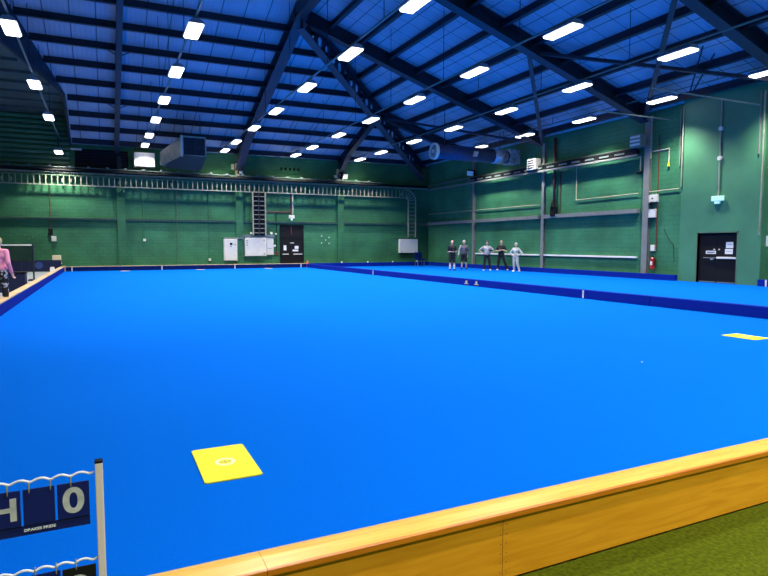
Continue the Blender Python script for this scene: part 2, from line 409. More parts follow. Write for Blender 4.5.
# diagonal bracing in the plane of the right slope
br = [((15.9, 33.3), (22.2, 26.7)), ((22.2, 26.4), (15.9, 19.8)), ((15.9, 19.5), (22.2, 12.9)), ((22.2, 19.5), (15.9, 12.9)), ((22.2, 12.6), (15.9, 6))]
bl = ['navy wind brace on the right slope nearest the far corner', 'navy wind brace rising from the column behind the five people',
      'navy wind brace crossing behind the two lamps at the top right', 'upright-looking navy wind brace above the column beside the extinguisher', 'navy wind brace nearest the camera on the right slope']
for (a, b), lb in zip(br, bl):
    bm = B(); bar(bm, (a[0], a[1], zside(a[0])-.33), (b[0], b[1], zside(b[0])-.33), .16, .12)
    tag(obj('wind_brace', bm, 'navy_mid'), lb, 'brace', 'braces under the right slope')
# thin sag rods between purlins on the far slope
for i, (x, y0, y1) in enumerate([(3.2, 38, 36.5), (6.5, 35, 32), (10.6, 36.5, 35), (12.2, 38, 35.1), (5.2, 39.5, 38)]):
    bm = B(); cyl(bm, (x, y0, zend(y0)-.12), (x, y1, zend(y1)-.12), .02, seg=6)
    tag(obj('sag_rod', bm, 'navy'), ['thin dark rod between purlins above the white heater box', 'thin dark rod between purlins left of the thick rafter',
        'thin dark rod between purlins right of the thick rafter', 'long thin dark rod between purlins near the pierced hip beam', 'thin dark rod above the sheet metal duct'][i], 'rod', 'rods between purlins')

# ------------------------------------------------------------------ columns, rails
for i, x in enumerate((-6.2, 1.06, 8.2, 15.35)):
    bm = B(); box(bm, x-.23, x+.23, 39.55, 39.7, -.03, 5.85)
    struct(f'trim_{3+i}', bm, 'pilaster')
for i, Y in enumerate(colY):
    bm = B(); ibeam(bm, (22.44, Y, 0), (22.44, Y, 7.2), .01, .01)
    bm.free(); bm = B()
    fw_ = (.09, .11, .15, .15, .15)[i]
    box(bm, 22.33, 22.355, Y-fw_, Y+fw_, 0, 7.2); box(bm, 22.46, 22.49, Y-fw_, Y+fw_, 0, 7.2); box(bm, 22.355, 22.46, Y-.02, Y+.02, 0, 7.2)
    r = thing('steel_column', ['grey steel column by the far corner end of the white rail', 'grey steel column between the people and the red-brown pipe', 'wide grey steel column just left of the red extinguisher',
              'grey steel column beyond the right edge of the door pier', 'grey steel column nearest the camera on the right wall'][i], 'column', (0, 0, 0))
    obj('shaft', bm, 'grey', r); bm = B(); box(bm, 22.31, 22.49, Y-.19, Y+.19, 0, .04); obj('base_plate', bm, 'grey', r)
# pale column stub with haunch on upper far wall
for i, (x, lb) in enumerate([(15.35, 'pale grey steel stub under the short rafter above the cable trays'), (8.2, 'pale grey steel stub at the foot of the thick rafter'), (1.05, 'dark steel stub at the foot of the left rafter')]):
    bm = B(); box(bm, x-.12, x+.12, 39.95, 40.19, 5.93, 6.9); tag(obj('column_stub', bm, 'cream' if i < 2 else 'navy'), lb, 'column')
# mid rail at 3.05 m
segs = [(-8, .82), (1.3, 7.96), (8.44, 9.0), (9.9, 15.1), (15.6, 22.4)]
for i, (a, b) in enumerate(segs):
    bm = B(); box(bm, a, b, 39.58, 39.69, 3.0, 3.13); box(bm, a, b, 39.52, 39.58, 3.11, 3.13)
    tag(obj('wall_rail', bm, 'greygreen'), ['grey-green rail on the far wall, left of every pilaster', 'grey-green far wall rail left of the electrical cabinets', 'short grey-green rail piece left of the vertical cable ladder',
        'grey-green far wall rail passing over the black double door', 'grey-green far wall rail running to the far corner'][i], 'rail', 'rails on the far wall')
ys = [39.6]+[y for y in colY]
for i, (a, b) in enumerate(zip(ys, ys[1:3]+[colY[2]])):
    pass
for i, (a, b) in enumerate([(39.55, 33.55), (33.15, 26.7), (26.3, 19.85)]):
    bm = B(); box(bm, 22.3, 22.48, b, a, 3.0, 3.2)
    tag(obj('wall_rail', bm, 'grey'), ['grey right wall rail nearest the far corner', 'grey right wall rail above the people', 'grey right wall rail between the two wide columns'][i], 'rail', 'rails on the right wall')
for i, (a, b) in enumerate([(33.1, 26.7), (26.3, 19.9)]):
    bm = B(); box(bm, 22.38, 22.49, b, a, .92, 1.0)
    tag(obj('dado_rail', bm, 'white'), ['white low rail on the right wall behind the people', 'white low rail on the right wall left of the extinguisher'][i], 'rail', 'white low rails')
# thin pale pipe above the rails
def pipe(name, pts, r, m, label, cat='pipe', group=None, seg=8):
    return tag(obj(name, path(B(), [Vector(p) for p in pts], r, seg), m, smooth=False), label, cat, group)
pipe('wall_pipe', [(22.42, 39.5, 3.83), (22.42, 26.75, 3.8)], .024, 'pipe_cream', 'thin cream pipe on the right wall above the people', group='cream pipes')
pipe('wall_pipe', [(22.42, 23.9, 5.75), (22.42, 23.9, 3.86), (22.42, 19.9, 3.9)], .024, 'pipe_cream', 'thin cream pipe left of the wide column dropping from the cable tray', group='cream pipes')
pipe('wall_pipe', [(22.42, 19.4, 3.92), (22.42, 17.75, 3.95)], .024, 'pipe_cream', 'short thin cream pipe between the wide column and the door pier', group='cream pipes')
pipe('wall_pipe', [(22.42, 14.0, 4.4), (22.42, 10.2, 4.45)], .035, 'pipe_cream', 'cream pipe at the right edge beyond the door pier', group='cream pipes')

# ------------------------------------------------------------------ carpets and banks
XD0, XD1 = 12.45, 12.62
YE = 38.6
g = box(B(), -2.05, XD0, 2.3, YE, -.03, 0)
tag(obj('bowling_green', g, 'carpet'), 'wide bright blue carpet of the near bowling green with the yellow mats', 'carpet')
g = box(B(), XD1, 22.0, 2.3, YE, -.03, 0)
tag(obj('bowling_green', g, 'carpet'), 'bright blue carpet beyond the low divider where the five people stand', 'carpet')
g = box(B(), XL+.01, 22.1, YB+.01, 2.14, -.03, 0); box(g, XL+.01, -2.3, 2.24, 12, -.03, 0)
tag(obj('surround_carpet', g, 'grass'), 'olive green carpet strip in front of the wooden bank', 'carpet')
# divider in lengths
y0 = 2.3; 
dv = [YE, 33.0, 27.4, 21.8, 16.2, 10.6, 5.0, 2.3]
for i, (a, b) in enumerate(zip(dv, dv[1:])):
    bm = B(); box(bm, XD0, XD1, b+.004, a-.004, 0, .25, .012)
    r = thing('divider_board', f'low blue carpeted divider length between the greens, {ordn(i)} from the far wall', 'divider', (0, 0, 0), 0, 'divider lengths')
    obj('board', bm, 'bank_blue', r)
    if i in (1, 4):
        bm = B(); yy = {1: at(373, 272, X=XD0).y, 4: 12.9}[i]; box(bm, XD0-.006, XD0, yy-.03, yy+.03, .01, .24)
        obj('joint_strip', bm, 'offwhite', r)
for k, px in enumerate((466.5, 476.5)):
    p = at(px, 282, X=XD0-.01)
    bm = B(); cyl(bm, (XD0-.001, p.y, .12), (XD0-.014, p.y, .12), .10, seg=20)
    r = thing('round_plaque', ['left one of two pale round plaques on the divider', 'right one of two pale round plaques on the divider'][k], 'plaque', (0, 0, 0), 0, 'plaques on the divider')
    obj('disc', bm, 'black', r)
    bm = B(); box(bm, XD0-.02, XD0-.013, p.y-.14, p.y+.14, .055, .085); cyl(bm, (XD0-.013, p.y, .13), (XD0-.022, p.y, .13), .065, seg=14)
    obj('emblem', bm, 'cream', r)
# left bank
lb = [2.3, 8, 14, 20, 26, 32, YE]
for i, (a, b) in enumerate(zip(lb, lb[1:])):
    r = thing('side_bank', f'left side bank with blue face and tan top, {ordn(len(lb)-2-i)} length from the far end', 'bank', (0, 0, 0), 0, 'left side bank lengths')
    bm = B(); box(bm, -2.2, -2.05, a+.003, b-.003, -.03, .25); obj('face_board', bm, 'bank_blue', r)
    bm = B(); box(bm, -2.27, -2.05, a+.003, b-.003, .25, .285, .008); obj('cap_board', bm, 'tan', r)
bm = B(); box(bm, -2.11, -1.98, YE-.16, YE-.03, 0, .33, .01); tag(obj('corner_post', bm, 'tan'), 'short tan post at the far left corner of the green', 'post')
# far banks
fb = [-2.05, 2.8, 7.6, XD0]
for i, (a, b) in enumerate(zip(fb, fb[1:])):
    r = thing('end_bank', ['far end bank of the near green, left length', 'far end bank of the near green, middle length below the cabinets', 'far end bank of the near green, right length below the black door'][i], 'bank', (0, 0, 0), 0, 'far bank lengths')
    bm = B(); box(bm, a+.003, b-.003, YE, YE+.12, -.03, .25); obj('face_board', bm, 'bank_navy', r)
    bm = B(); box(bm, a+.003, b-.003, YE, YE+.16, .25, .285, .008); obj('cap_board', bm, 'tan', r)
r = thing('end_bank', 'all blue far end bank of the second green near the white wall box', 'bank', (0, 0, 0), 0)
bm = B(); box(bm, XD1, 22.0, YE, YE+.15, -.03, .27, .01); obj('face_board', bm, 'bank_blue', r)
# pegs on banks
for k, px in enumerate((72, 162, 235, 301)):
    p = at(px, 268, Y=YE); bm = B(); box(bm, p.x-.03, p.x+.03, YE-.008, YE, .0, .25)
    tag(obj('rink_marker', bm, 'offwhite'), f'small white rink marker on the dark far bank, {ordn(k)} from the left', 'marker', 'rink markers on the far bank')
for k, px in enumerate((342, 368, 393, 417)):
    p = at(px, 263, Y=YE); bm = B(); box(bm, p.x-.05, p.x+.05, YE+.02, YE+.08, .27, .36, .01)
    tag(obj('rink_marker', bm, 'white'), f'small white peg standing on the blue far bank, {ordn(k)} from the left', 'marker', 'white pegs on the far bank of the second green')
for k, (px, wd) in enumerate(((124, .28), (196, .0), (200, .28), (276, .28))):
    if wd:
        p = at(px, 269.5, Z=0); bm = B(); cyl(bm, (p.x, 37.9, 0), (p.x, 37.9, .012), .28, seg=24)
        tag(obj('ditch_mat', bm, 'tan'), ['pale thin mat on the carpet before the far bank, leftmost', '', 'pale thin mat on the carpet before the far bank, middle', 'pale thin mat on the carpet before the far bank, nearest the door'][k], 'mat', 'pale mats by the far bank')
# right bank
for i, (a, b, lbl) in enumerate([(YE, 33.3, 'blue bank along the right wall in the far corner'), (33.3, 26.5, 'blue bank along the right wall behind the people'), (26.5, 17.5, 'blue bank along the right wall under the extinguisher'), (13.96, 2, 'blue bank along the right wall beyond the door pier')]):
    bm = B(); box(bm, 22.0, 22.18, b+.003, a-.003, -.03, .25, .01); tag(obj('side_bank', bm, 'bank_blue'), lbl, 'bank', 'right wall bank lengths')
bm = B(); box(bm, 22.0, PX+.3, 13.96, 17.5, -.03, 0); struct('floor_threshold', bm, 'carpet')
bm = B(); p = at(738+20, 280, X=22.0); box(bm, 21.985, 22.0, 13.6, 13.66, .0, .25); tag(obj('rink_marker', bm, 'white'), 'white marker on the blue bank right of the door pier', 'marker')

# near wooden bank: lengths of bullnosed cap over a flat face board
xj = [-2.3, .52, 3.6, 7, 10.5, 22.0]
for i, (a, b) in enumerate(zip(xj, xj[1:])):
    r = thing('end_bank', ['varnished pine near bank, left length beside the scoreboard', 'varnished pine near bank, middle length in front of the yellow mat', 'varnished pine near bank, length at the right edge of the view', 'varnished pine near bank beyond the right edge', 'varnished pine near bank farthest right'][i], 'bank', (0, 0, 0), 0, 'wooden near bank lengths')
    # cap profile, rounded at the back
    pr = [(2.130, .298), (2.130, .333), (2.21, .338), (2.25, .336), (2.275, .330), (2.292, .320), (2.302, .306), (2.302, .296), (2.26, .296), (2.26, .300)]
    bm = B(); prism(bm, [(a+.001, y, z) for y, z in pr], (b-a-.002, 0, 0)); obj('cap_rail', bm, 'wood', r)
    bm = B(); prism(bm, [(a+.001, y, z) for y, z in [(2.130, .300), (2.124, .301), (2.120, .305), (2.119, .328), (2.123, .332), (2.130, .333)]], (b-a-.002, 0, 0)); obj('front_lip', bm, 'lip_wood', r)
xf = [-2.3, 1.62, 4.9, 8.2, 11.6, 22.0]
for i, (a, b) in enumerate(zip(xf, xf[1:])):
    par = [o for o in C.objects if o.name.startswith('end_bank') and o.get('group') == 'wooden near bank lengths'][i]
    bm = B(); box(bm, a+.0015, b-.0015, 2.145, 2.20, .005, .300); obj('face_board', bm, 'wood_dark', par)
    bm = B(); box(bm, a+.0015, b-.0015, 2.20, 2.298, .0, .296); obj('back_board', bm, 'bank_blue', par)
    if i == 0:
        bm = B()
        for k in range(6):
            for dx in (-.012, .02): cyl(bm, (b+dx, 2.1445, .04+k*.045), (b+dx, 2.146, .04+k*.045), .0028, seg=8)
        obj('nail_heads', bm, 'redbrown', par)
        bm = B(); box(bm, b-.0015, b+.0015, 2.1455, 2.19, .005, .298); obj('joint_gap', bm, 'redbrown', par)

# ------------------------------------------------------------------ yellow mats
def bowls_mat(cx, cy, label, lx=.38, ly=.67, rz=0):
    r = thing('bowls_mat', label, 'mat', (cx, cy, 0), rz, None)
    bm = B(); box(bm, -lx/2, lx/2, -ly/2, ly/2, .001, .009)
    es = [e for e in bm.edges if abs(e.verts[0].co.z-e.verts[1].co.z) > .004]
    bmesh.ops.bevel(bm, geom=es, offset=.012, segments=4, affect='EDGES'); obj('mat_sheet', bm, 'yellow', r)
    # round emblem: ring with a small cross and arrows inside
    bm = B(); n = 40
    ring = lambda rr, z: [bm.verts.new((rr*math.cos(2*PI*k/n)*.95, rr*math.sin(2*PI*k/n), z)) for k in range(n)]
    a = ring(.075, .0096); b = ring(.050, .0096)
    for k in range(n): bm.faces.new((a[k], a[(k+1) % n], b[(k+1) % n], b[k]))
    obj('emblem_ring', bm, 'yellow_logo', r)
    bm = B(); box(bm, -.040, .040, -.006, .006, .009, .0097); box(bm, -.006, .006, -.038, .038, .009, .0097)
    for s in (-1, 1): prism(bm, [(s*.046, 0, .009), (s*.022, .02, .009), (s*.022, -.02, .009)], (0, 0, .0007))
    obj('emblem_mark', bm, mat('dull_yellow_print', (.55, .50, .05), .6), r)
    return r
bowls_mat(.738, 4.20, 'yellow rubber mat with round emblem in the foreground of the blue carpet')
bowls_mat(9.70, 6.31, 'yellow mat cut by the right edge of the view near the divider', .40, .58)
for k, (px, py) in enumerate(((642, 362), (130, 546), (191, 453))):
    if k < 1:
        p = at(px, py, Z=0); bm = B(); ball(bm, (p.x, p.y, .002), .012, (1, 1, .3), 8); tag(obj('lint_speck', bm, 'white'), 'tiny white speck on the open blue carpet right of centre', 'speck')

# ------------------------------------------------------------------ lamps
def make_lamp():
    r = bpy.data.objects.new('hanging_lamp', None); C.objects.link(r)
    bm = B()
    prism(bm, [(-.2, -.58, 0), (.2, -.58, 0), (.2, .58, 0), (-.2, .58, 0)], (0, 0, .02))
    prism(bm, [(-.2, -.56, .02), (.2, -.56, .02), (.09, -.56, .12), (-.09, -.56, .12)], (0, 1.12, 0))
    obj('housing', bm, 'lampbody', r)
    bm = B(); box(bm, -.185, .185, -.57, .57, -.055, -.001); 
    es = [e for e in bm.edges]; bmesh.ops.bevel(bm, geom=es, offset=.026, segments=3, affect='EDGES')
    obj('diffuser', bm, 'lamp', r)
    for y in (-.4, .4):
        bm = B(); cyl(bm, (0, y, .12), (0, y, .2), .012, seg=6); obj('hanger', bm, 'galv', r)
    return r
sp = bpy.data.lights.new('lamp_light', 'SPOT'); sp.energy = LAMP_W; sp.color = LAMP_COL; sp.spot_size = SPOT_ANGLE; sp.spot_blend = .45; sp.shadow_soft_size = .18
proto = make_lamp()
rowsX = [2.46, 7.15, 11.75, 16.38, 20.92]
rowsY = [38.5, 35.05, 30.55, 26.3, 21.9, 17.55, 13.2, 8.85, 4.5, .2, -4.1]
first = True
rn = ['second row of lamps from the left', 'third row of lamps from the left', 'fourth row of lamps from the left', 'fifth row of lamps from the left', 'row of lamps nearest the right wall']
rs = ['second left', 'third left', 'fourth left', 'fifth left', 'rightmost']
ZL = 7.48
lamps = []
for i, x in enumerate(rowsX):
    for j, y in enumerate(rowsY):
        if i == 4 and y > 33: continue
        lamps.append((x, y, ZL, f'lit white lamp, {ordn(j if i < 4 else j-2)} from the far end of the {rs[i]} row', f'{rn[i]}'))
for j, (px, py, z) in enumerate(((60, 152, 6.5), (48, 117, 7.48), (34, 84, 7.48), (8, 27, 7.48))):
    p = at(px, py, Z=z); y = p.y if j else 38.5
    q = at(px, py, Y=y); lamps.append((-2.1, y, q.z, f'lit white lamp in the leftmost row, {ordn(j)} from the far end', 'leftmost row of lamps'))
lamps.append((-2.1, 13.2, 7.48, 'lit lamp of the leftmost row, above the view', 'leftmost row of lamps'))
for (x, y, z, lbl, grp) in lamps:
    o = proto if first else copy_tree(proto); first = False
    o.location = (x, y, z); o.scale = (1.07,)*3; tag(o, lbl, 'lamp', grp)
    if y < -2: e = 1.9  # unseen row added behind the camera, boosted to light the bank face
    elif y < 2: e = .5
    elif y < 6: e = .22
    elif y < 10: e = .45
    elif y < 14: e = .8
    else: e = 1.0
    L_ = sp
    if e != 1:
        L_ = sp.copy(); L_.energy = LAMP_W*e
    if x > 20: L_ = sp.copy(); L_.energy = LAMP_W*e*1.35; L_.spot_size = math.radians(94)
    lo = bpy.data.objects.new('lamp_light', L_); C.objects.link(lo); lo.parent = o; lo.location = (0, 0, -.12)
ll = [o for o in C.objects if o.get('label') == 'lit white lamp in the leftmost row, first from the far end'][0]
bm = B(); cyl(bm, (0, 0, .2), (0, 0, (7.7-ll.location.z)/1.07), .03, seg=8); obj('hanger_rod', bm, 'navy', ll)
# trunking along each row, hung from the roof on thin rods
for i, x in enumerate([-2.1]+rowsX):
    y1 = 39.6 if i in (1, 2, 3, 4) else (39.4 if i == 0 else 31.2)
    r = thing('lamp_trunking', ['thin conduit carrying the leftmost row of lamps', 'thin conduit carrying the second row of lamps', 'thin conduit carrying the third row of lamps', 'thin conduit carrying the fourth row of lamps', 'thin conduit carrying the fifth row of lamps', 'thin conduit carrying the lamps nearest the right wall'][i], 'conduit')
    bm = B(); bar(bm, (x, YB+.1, 7.7), (x, y1, 7.7 if x < 20 else 7.7), .06, .04)
    obj('channel', bm, 'dim', r)
    for y in (36.5, 33, 28.2, 24.1, 19.6, 15.1, 6):
        if y > y1: continue
        if x < -1: zr = zl(y) if y < 30 else min(zend(y), zl(y))
        elif x > 15: zr = min(zside(x), zend(y))
        else: zr = min(zend(max(y, YA)), zside(max(x, XA)))
        bm = B(); cyl(bm, (x, y, 7.7), (x, y, zr+.1), .012, seg=6); obj('hanger_rod', bm, 'navy', r)

# ------------------------------------------------------------------ cable trays, far wall
def tray_section(x0, x1, label, part):
    r = thing('cable_tray', label, 'cable tray', (x0, 39.38, 4.98), 0, 'upright ladder tray sections on the far wall')
    w = x1-x0-.004
    bm = B(); box(bm, 0, w, -.04, .04, .56, .62); obj('side_rail', bm, 'greygreen', r)
    bm = B(); box(bm, 0, w, -.04, .04, 0, .05); obj('side_rail', bm, 'galv', r)
    n = int(round(w/.3)); me = None
    for k in range(n):
        if part is None:
            bm = B(); box(bm, -.022, .022, -.02, .02, .05, .56); o = obj('rung', bm, 'galv', r); part = o
        else:
            o = part.copy(); C.objects.link(o); o.parent = r
        o.location = (.15+k*w/n, 0, 0)
    for xx in (.2, w-.25):
        bm = B(); box(bm, xx, xx+.05, .04, .31, .2, .4); obj('bracket', bm, 'galv', r)
    return part
cuts = [-7.8, -4.8, -1.8, 1.2, 4.2, 9.0, 9.95, 12.2, 15.35, 17.9, 20.4]
names = ['far left of the view', 'over the badminton net', 'above the left pilaster', 'right of the left pilaster', 'left of the vertical cable ladder', 'at the top of the vertical cable ladder', 'above the black double door', 'left of the third pilaster', 'right of the third pilaster', 'before the bend in the corner']
pt = None
for (a, b), nm in zip(zip(cuts, cuts[1:]), names): pt = tray_section(a, b, f'grey ladder tray section on the far wall, {nm}', pt)
# drop at the corner: bend then vertical
r = thing('cable_tray', 'grey ladder tray bending down to the white wall box in the corner', 'cable tray')
cx, cz = 20.4, 4.75; ri, ro = .25, .86
bm = B()
for R0, wd in ((ro, .05), (ri, .05)):
    pts = [(cx+R0*math.sin(a), 39.38, cz+R0*math.cos(a)) for a in [PI/2*k/8 for k in range(9)]]
    for p, q in zip(pts, pts[1:]): bar(bm, p, q, .07, wd, up=(0, 1, 0))
obj('bend_rail', bm, 'galv', r)
for k in range(5):
    a = PI/2*(k+.5)/5; bm = B(); bar(bm, (cx+ri*math.sin(a), 39.38, cz+ri*math.cos(a)), (cx+ro*math.sin(a), 39.38, cz+ro*math.cos(a)), .05, .04, up=(0, 1, 0)); obj('rung', bm, 'galv', r)
for xx in (cx+ri, cx+ro): bm = B(); box(bm, xx-.03, xx+.03, 39.33, 39.43, 2.1, cz); obj('side_rail', bm, 'galv', r)
for k in range(9):
    z = 2.25+k*.29; bm = B(); box(bm, cx+ri, cx+ro, 39.36, 39.4, z, z+.045); obj('rung', bm, 'galv', r)
# vertical ladder to the cabinets (twin rails, black cables)
r = thing('cable_ladder', 'vertical cable ladder filled with black cables above the big cabinet', 'cable tray')
for xx in (9.03, 9.86): bm = B(); box(bm, xx-.035, xx+.035, 39.25, 39.35, 2.15, 5.0); obj('side_rail', bm, 'galv', r)
bm = B(); box(bm, 9.4, 9.47, 39.25, 39.33, 2.15, 5.0); obj('middle_rail', bm, 'navy', r)
bm = B(); box(bm, 9.07, 9.82, 39.37, 39.45, 2.15, 5.0); obj('backing', bm, 'black', r)
for k in range(9):
    z = 2.3+k*.3; bm = B(); box(bm, 9.07, 9.82, 39.27, 39.32, z, z+.04); obj('rung', bm, 'galv', r)
for k in range(7):
    bm = B(); xx = 9.12+k*.105; path(bm, [(xx, 39.34, 2.15), (xx+.01*math.sin(k), 39.34, 3.6), (xx, 39.34, 5.0)], .025, 6); obj('cable', bm, 'black', r)
# flat trays and pipes stacked above
flat = [(5.68, .34, .07, 'galv', 'slim pale edge of the flat cable tray just above the ladder tray'), (5.80, .42, .10, 'black', 'black cable bundle tray above the ladder tray'), (5.98, .36, .05, 'dim', 'topmost thin cable tray along the far wall ledge')]
for k, (z, dp, hh, m_, lb_) in enumerate(flat):
    r = thing('wall_tray', lb_, 'cable tray')
    bm = B(); box(bm, -7.9, 22.2 if k < 2 else 18.5, 39.6-dp, 39.6, z, z+.02); box(bm, -7.9, 22.2 if k < 2 else 18.5, 39.6-dp, 39.62-dp, z, z+hh); obj('tray_channel', bm, m_, r)
    if k == 2:
        for j in range(26): bm = B(); box(bm, -7.7+j*1.0, -7.55+j*1.0, 39.22, 39.24, 6.03, 6.12); obj('clip', bm, 'dim', r)
    if k == 1:
        for j in range(3): bm = B(); cyl(bm, (-7.9, 39.3+j*.08, 5.9), (22.2, 39.3+j*.08, 5.9), .035, seg=6); obj('cable', bm, 'black', r)
# ------------------------------------------------------------------ cable tray, right wall
r = thing('cable_tray', 'grey cable tray along the right wall from the far corner to the wide column', 'cable tray')
bm = B(); box(bm, 22.02, 22.2, 19.7, 39.2, 5.55, 5.58); obj('tray_base', bm, 'dim', r)
bm = B(); box(bm, 22.0, 22.03, 19.7, 39.2, 5.55, 5.64); obj('side_rail', bm, 'grey', r)
bm = B(); box(bm, 22.0, 22.03, 19.7, 33.2, 5.84, 5.92); obj('side_rail', bm, 'black', r)
bm = B(); box(bm, 22.03, 22.18, 19.7, 33.2, 5.66, 5.86); obj('cable_bundle', bm, 'black', r)
for k in range(14): y = 20.4+k*.95; bm = B(); box(bm, 21.995, 22.0, y, y+.6, 5.72, 5.80); obj('cover_panel', bm, 'dim', r)
bm = B(); box(bm, 22.2, 22.47, 19.7, 39.2, 5.95, 6.0); struct('trim_8', bm, 'dim')

# ------------------------------------------------------------------ things on the far wall
FW = 39.7
def wbox(name, x0, x1, z0, z1, dp, m, label, cat, y=FW, bev=.01):
    r = thing(name, label, cat); bm = B(); box(bm, x0, x1, y-dp, y-.002, z0, z1, bev); obj('casing', bm, m, r); return r
r = wbox('wall_cabinet', 7.13, 7.98, .49, 1.91, .3, 'offwhite', 'tall pale electrical cabinet on the far wall, left of the wide one', 'cabinet')
bm = B(); box(bm, 7.17, 7.94, FW-.325, FW-.302, .53, 1.87, .005); dr = obj('door', bm, 'offwhite', r)
bm = B(); box(bm, 7.5, 7.66, FW-.335, FW-.326, 1.52, 1.66); obj('meter_window', bm, 'black', dr)
bm = B(); cyl(bm, (7.83, FW-.326, 1.55), (7.83, FW-.345, 1.55), .035, seg=10); obj('latch', bm, 'black', dr)
bm = B(); box(bm, 7.5, 7.6, FW-.335, FW-.326, 1.40, 1.44); obj('name_plate', bm, 'redbrown', dr)
r = wbox('wall_cabinet', 8.5, 9.93, .78, 2.0, .28, 'offwhite', 'wide pale electrical cabinet under the vertical cable ladder', 'cabinet')
bm = B(); box(bm, 8.53, 9.9, FW-.305, FW-.282, .81, 1.97, .005); dr = obj('door', bm, 'offwhite', r)
for z in (1.82, 1.68, 1.52): bm = B(); cyl(bm, (8.62, FW-.306, z), (8.62, FW-.325, z), .035, seg=10); obj('push_button', bm, 'black', dr)
for z in (1.85, .92): bm = B(); cyl(bm, (9.76, FW-.306, z), (9.76, FW-.325, z), .035, seg=10); obj('lock', bm, 'black', dr)
r = wbox('wall_cabinet', 9.96, 10.43, .86, 2.0, .22, 'offwhite', 'narrow pale cabinet joined to the right of the wide one', 'cabinet')
bm = B(); box(bm, 9.98, 10.41, FW-.235, FW-.222, 1.42, 1.97, .004); obj('door', bm, 'offwhite', r)
bm = B(); box(bm, 9.98, 10.41, FW-.235, FW-.222, .88, 1.40, .004); dr = obj('door', bm, 'offwhite', r)
bm = B(); box(bm, 10.05, 10.3, FW-.24, FW-.236, 1.28, 1.31); obj('name_plate', bm, 'dim', dr)
bm = B(); box(bm, 8.45, 10.5, FW-.26, FW-.01, 2.02, 2.2); r = thing('trunking', 'grey-blue horizontal trunking on top of the wide cabinet', 'trunking'); obj('channel', bm, 'dim', r)
bm = B(); box(bm, 8.36, 8.44, FW-.2, FW-.01, 1.80, 2.25); obj('riser', bm, 'dim', r); bm = B(); box(bm, 7.15, 8.36, FW-.2, FW-.01, 1.92, 2.02); obj('branch', bm, 'dim', r)
for k, (x, z, s, lb_, m_) in enumerate([(8.97, 2.23, .14, 'small white box on the trunking under the ladder', 'white'), (10.32, 2.23, .16, 'small white box at the right end of the trunking', 'white'), (10.55, 1.4, .13, 'small white switch right of the narrow cabinet', 'white'),
        (10.65, 2.2, .10, 'small pale sensor between cabinet and door', 'offwhite'), (10.68, .85, .2, 'small dark red call box beside the door', 'redbrown'), (6.25, .5, .14, 'small white socket low on the wall left of the cabinets', 'offwhite')]):
    tag(obj('wall_box', box(B(), x-s/2, x+s/2, FW-.1, FW-.002, z, z+s, .01), m_), lb_, 'box')
pipe('conduit', [(10.68, FW-.03, 1.05), (10.68, FW-.03, 3.7)], .02, 'black', 'thin dark conduit between the cabinets and the door')
pipe('conduit', [(9.95, FW-.03, 3.75), (11.72, FW-.03, 3.75)], .025, 'redbrown', 'thin brownish conduit running to the exit light over the door')
pipe('conduit', [(11.85, FW-.04, 5.0), (11.85, FW-.04, 3.6)], .04, 'cream', 'pale conduit dropping to the exit light over the black door')
pipe('conduit', [(11.72, FW-.04, 5.0), (11.72, FW-.04, 3.6)], .03, 'redbrown', 'brown conduit beside the pale one above the door light')
# exit light over the door
p = at(292, 218.5, Y=39.55); r = thing('exit_light', 'small white exit light above the black far door', 'exit light')
bm = B(); box(bm, p.x-.2, p.x+.2, FW-.12, FW-.002, 3.33, 3.55, .015); obj('casing', bm, 'offwhite', r); bm = B(); box(bm, p.x-.07, p.x+.07, FW-.11, FW-.03, 3.2, 3.33, .01); obj('lens', bm, 'exit', r)
# black double door with transom
r = thing('double_door', 'black double door with dark panel above it in the far wall', 'door')
bm = B(); box(bm, 10.92, 10.99, FW-.07, FW-.002, 0, 2.86); box(bm, 12.52, 12.6, FW-.07, FW-.002, 0, 2.86); box(bm, 10.92, 12.6, FW-.07, FW-.002, 2.8, 2.88); box(bm, 10.99, 12.52, FW-.06, FW-.002, 1.98, 2.05); obj('door_frame', bm, 'blackgloss', r)
bm = B(); box(bm, 10.99, 12.52, FW-.03, FW-.002, 2.05, 2.8); tp = obj('transom_panel', bm, 'black', r)
bm = B(); path(bm, [(11.72, FW-.05, 2.2), (11.72, FW-.05, 2.8)], .03, 6); obj('cable', bm, 'redbrown', tp)
for k, (a, b) in enumerate(((10.995, 11.75), (11.755, 12.515))):
    bm = B(); box(bm, a, b, FW-.05, FW-.004, .01, 1.97, .004); lf = obj('door_leaf', bm, 'blackgloss', r)
    bm = B(); box(bm, a+.1, b-.04 if k else b-.25, FW-.1, FW-.06, .86, .92); obj('push_bar', bm, 'offwhite', lf)
    if k == 0: bm = B(); box(bm, 11.17, 11.36, FW-.056, FW-.051, 1.15, 1.5); obj('notice', bm, 'paper', lf)
    else:
        bm = B(); box(bm, 11.95, 12.22, FW-.056, FW-.051, 1.25, 1.45); obj('notice', bm, 'paper', lf)
        bm = B(); box(bm, 11.8, 12.2, FW-.056, FW-.051, 1.08, 1.2); obj('notice', bm, 'paper', lf)
bm = B(); box(bm, 11.62, 11.9, FW-.075, FW-.052, 1.64, 1.68); obj('door_closer', bm, 'offwhite', r)
bm = B(); cyl(bm, (12.75, 39.3, 0), (12.75, 39.3, .45), .11, .04, seg=12); box(bm, 12.6, 12.9, 39.15, 39.45, -.03, .03); tag(obj('traffic_cone', bm, 'orange'), 'small orange cone on the floor right of the black far door', 'cone')
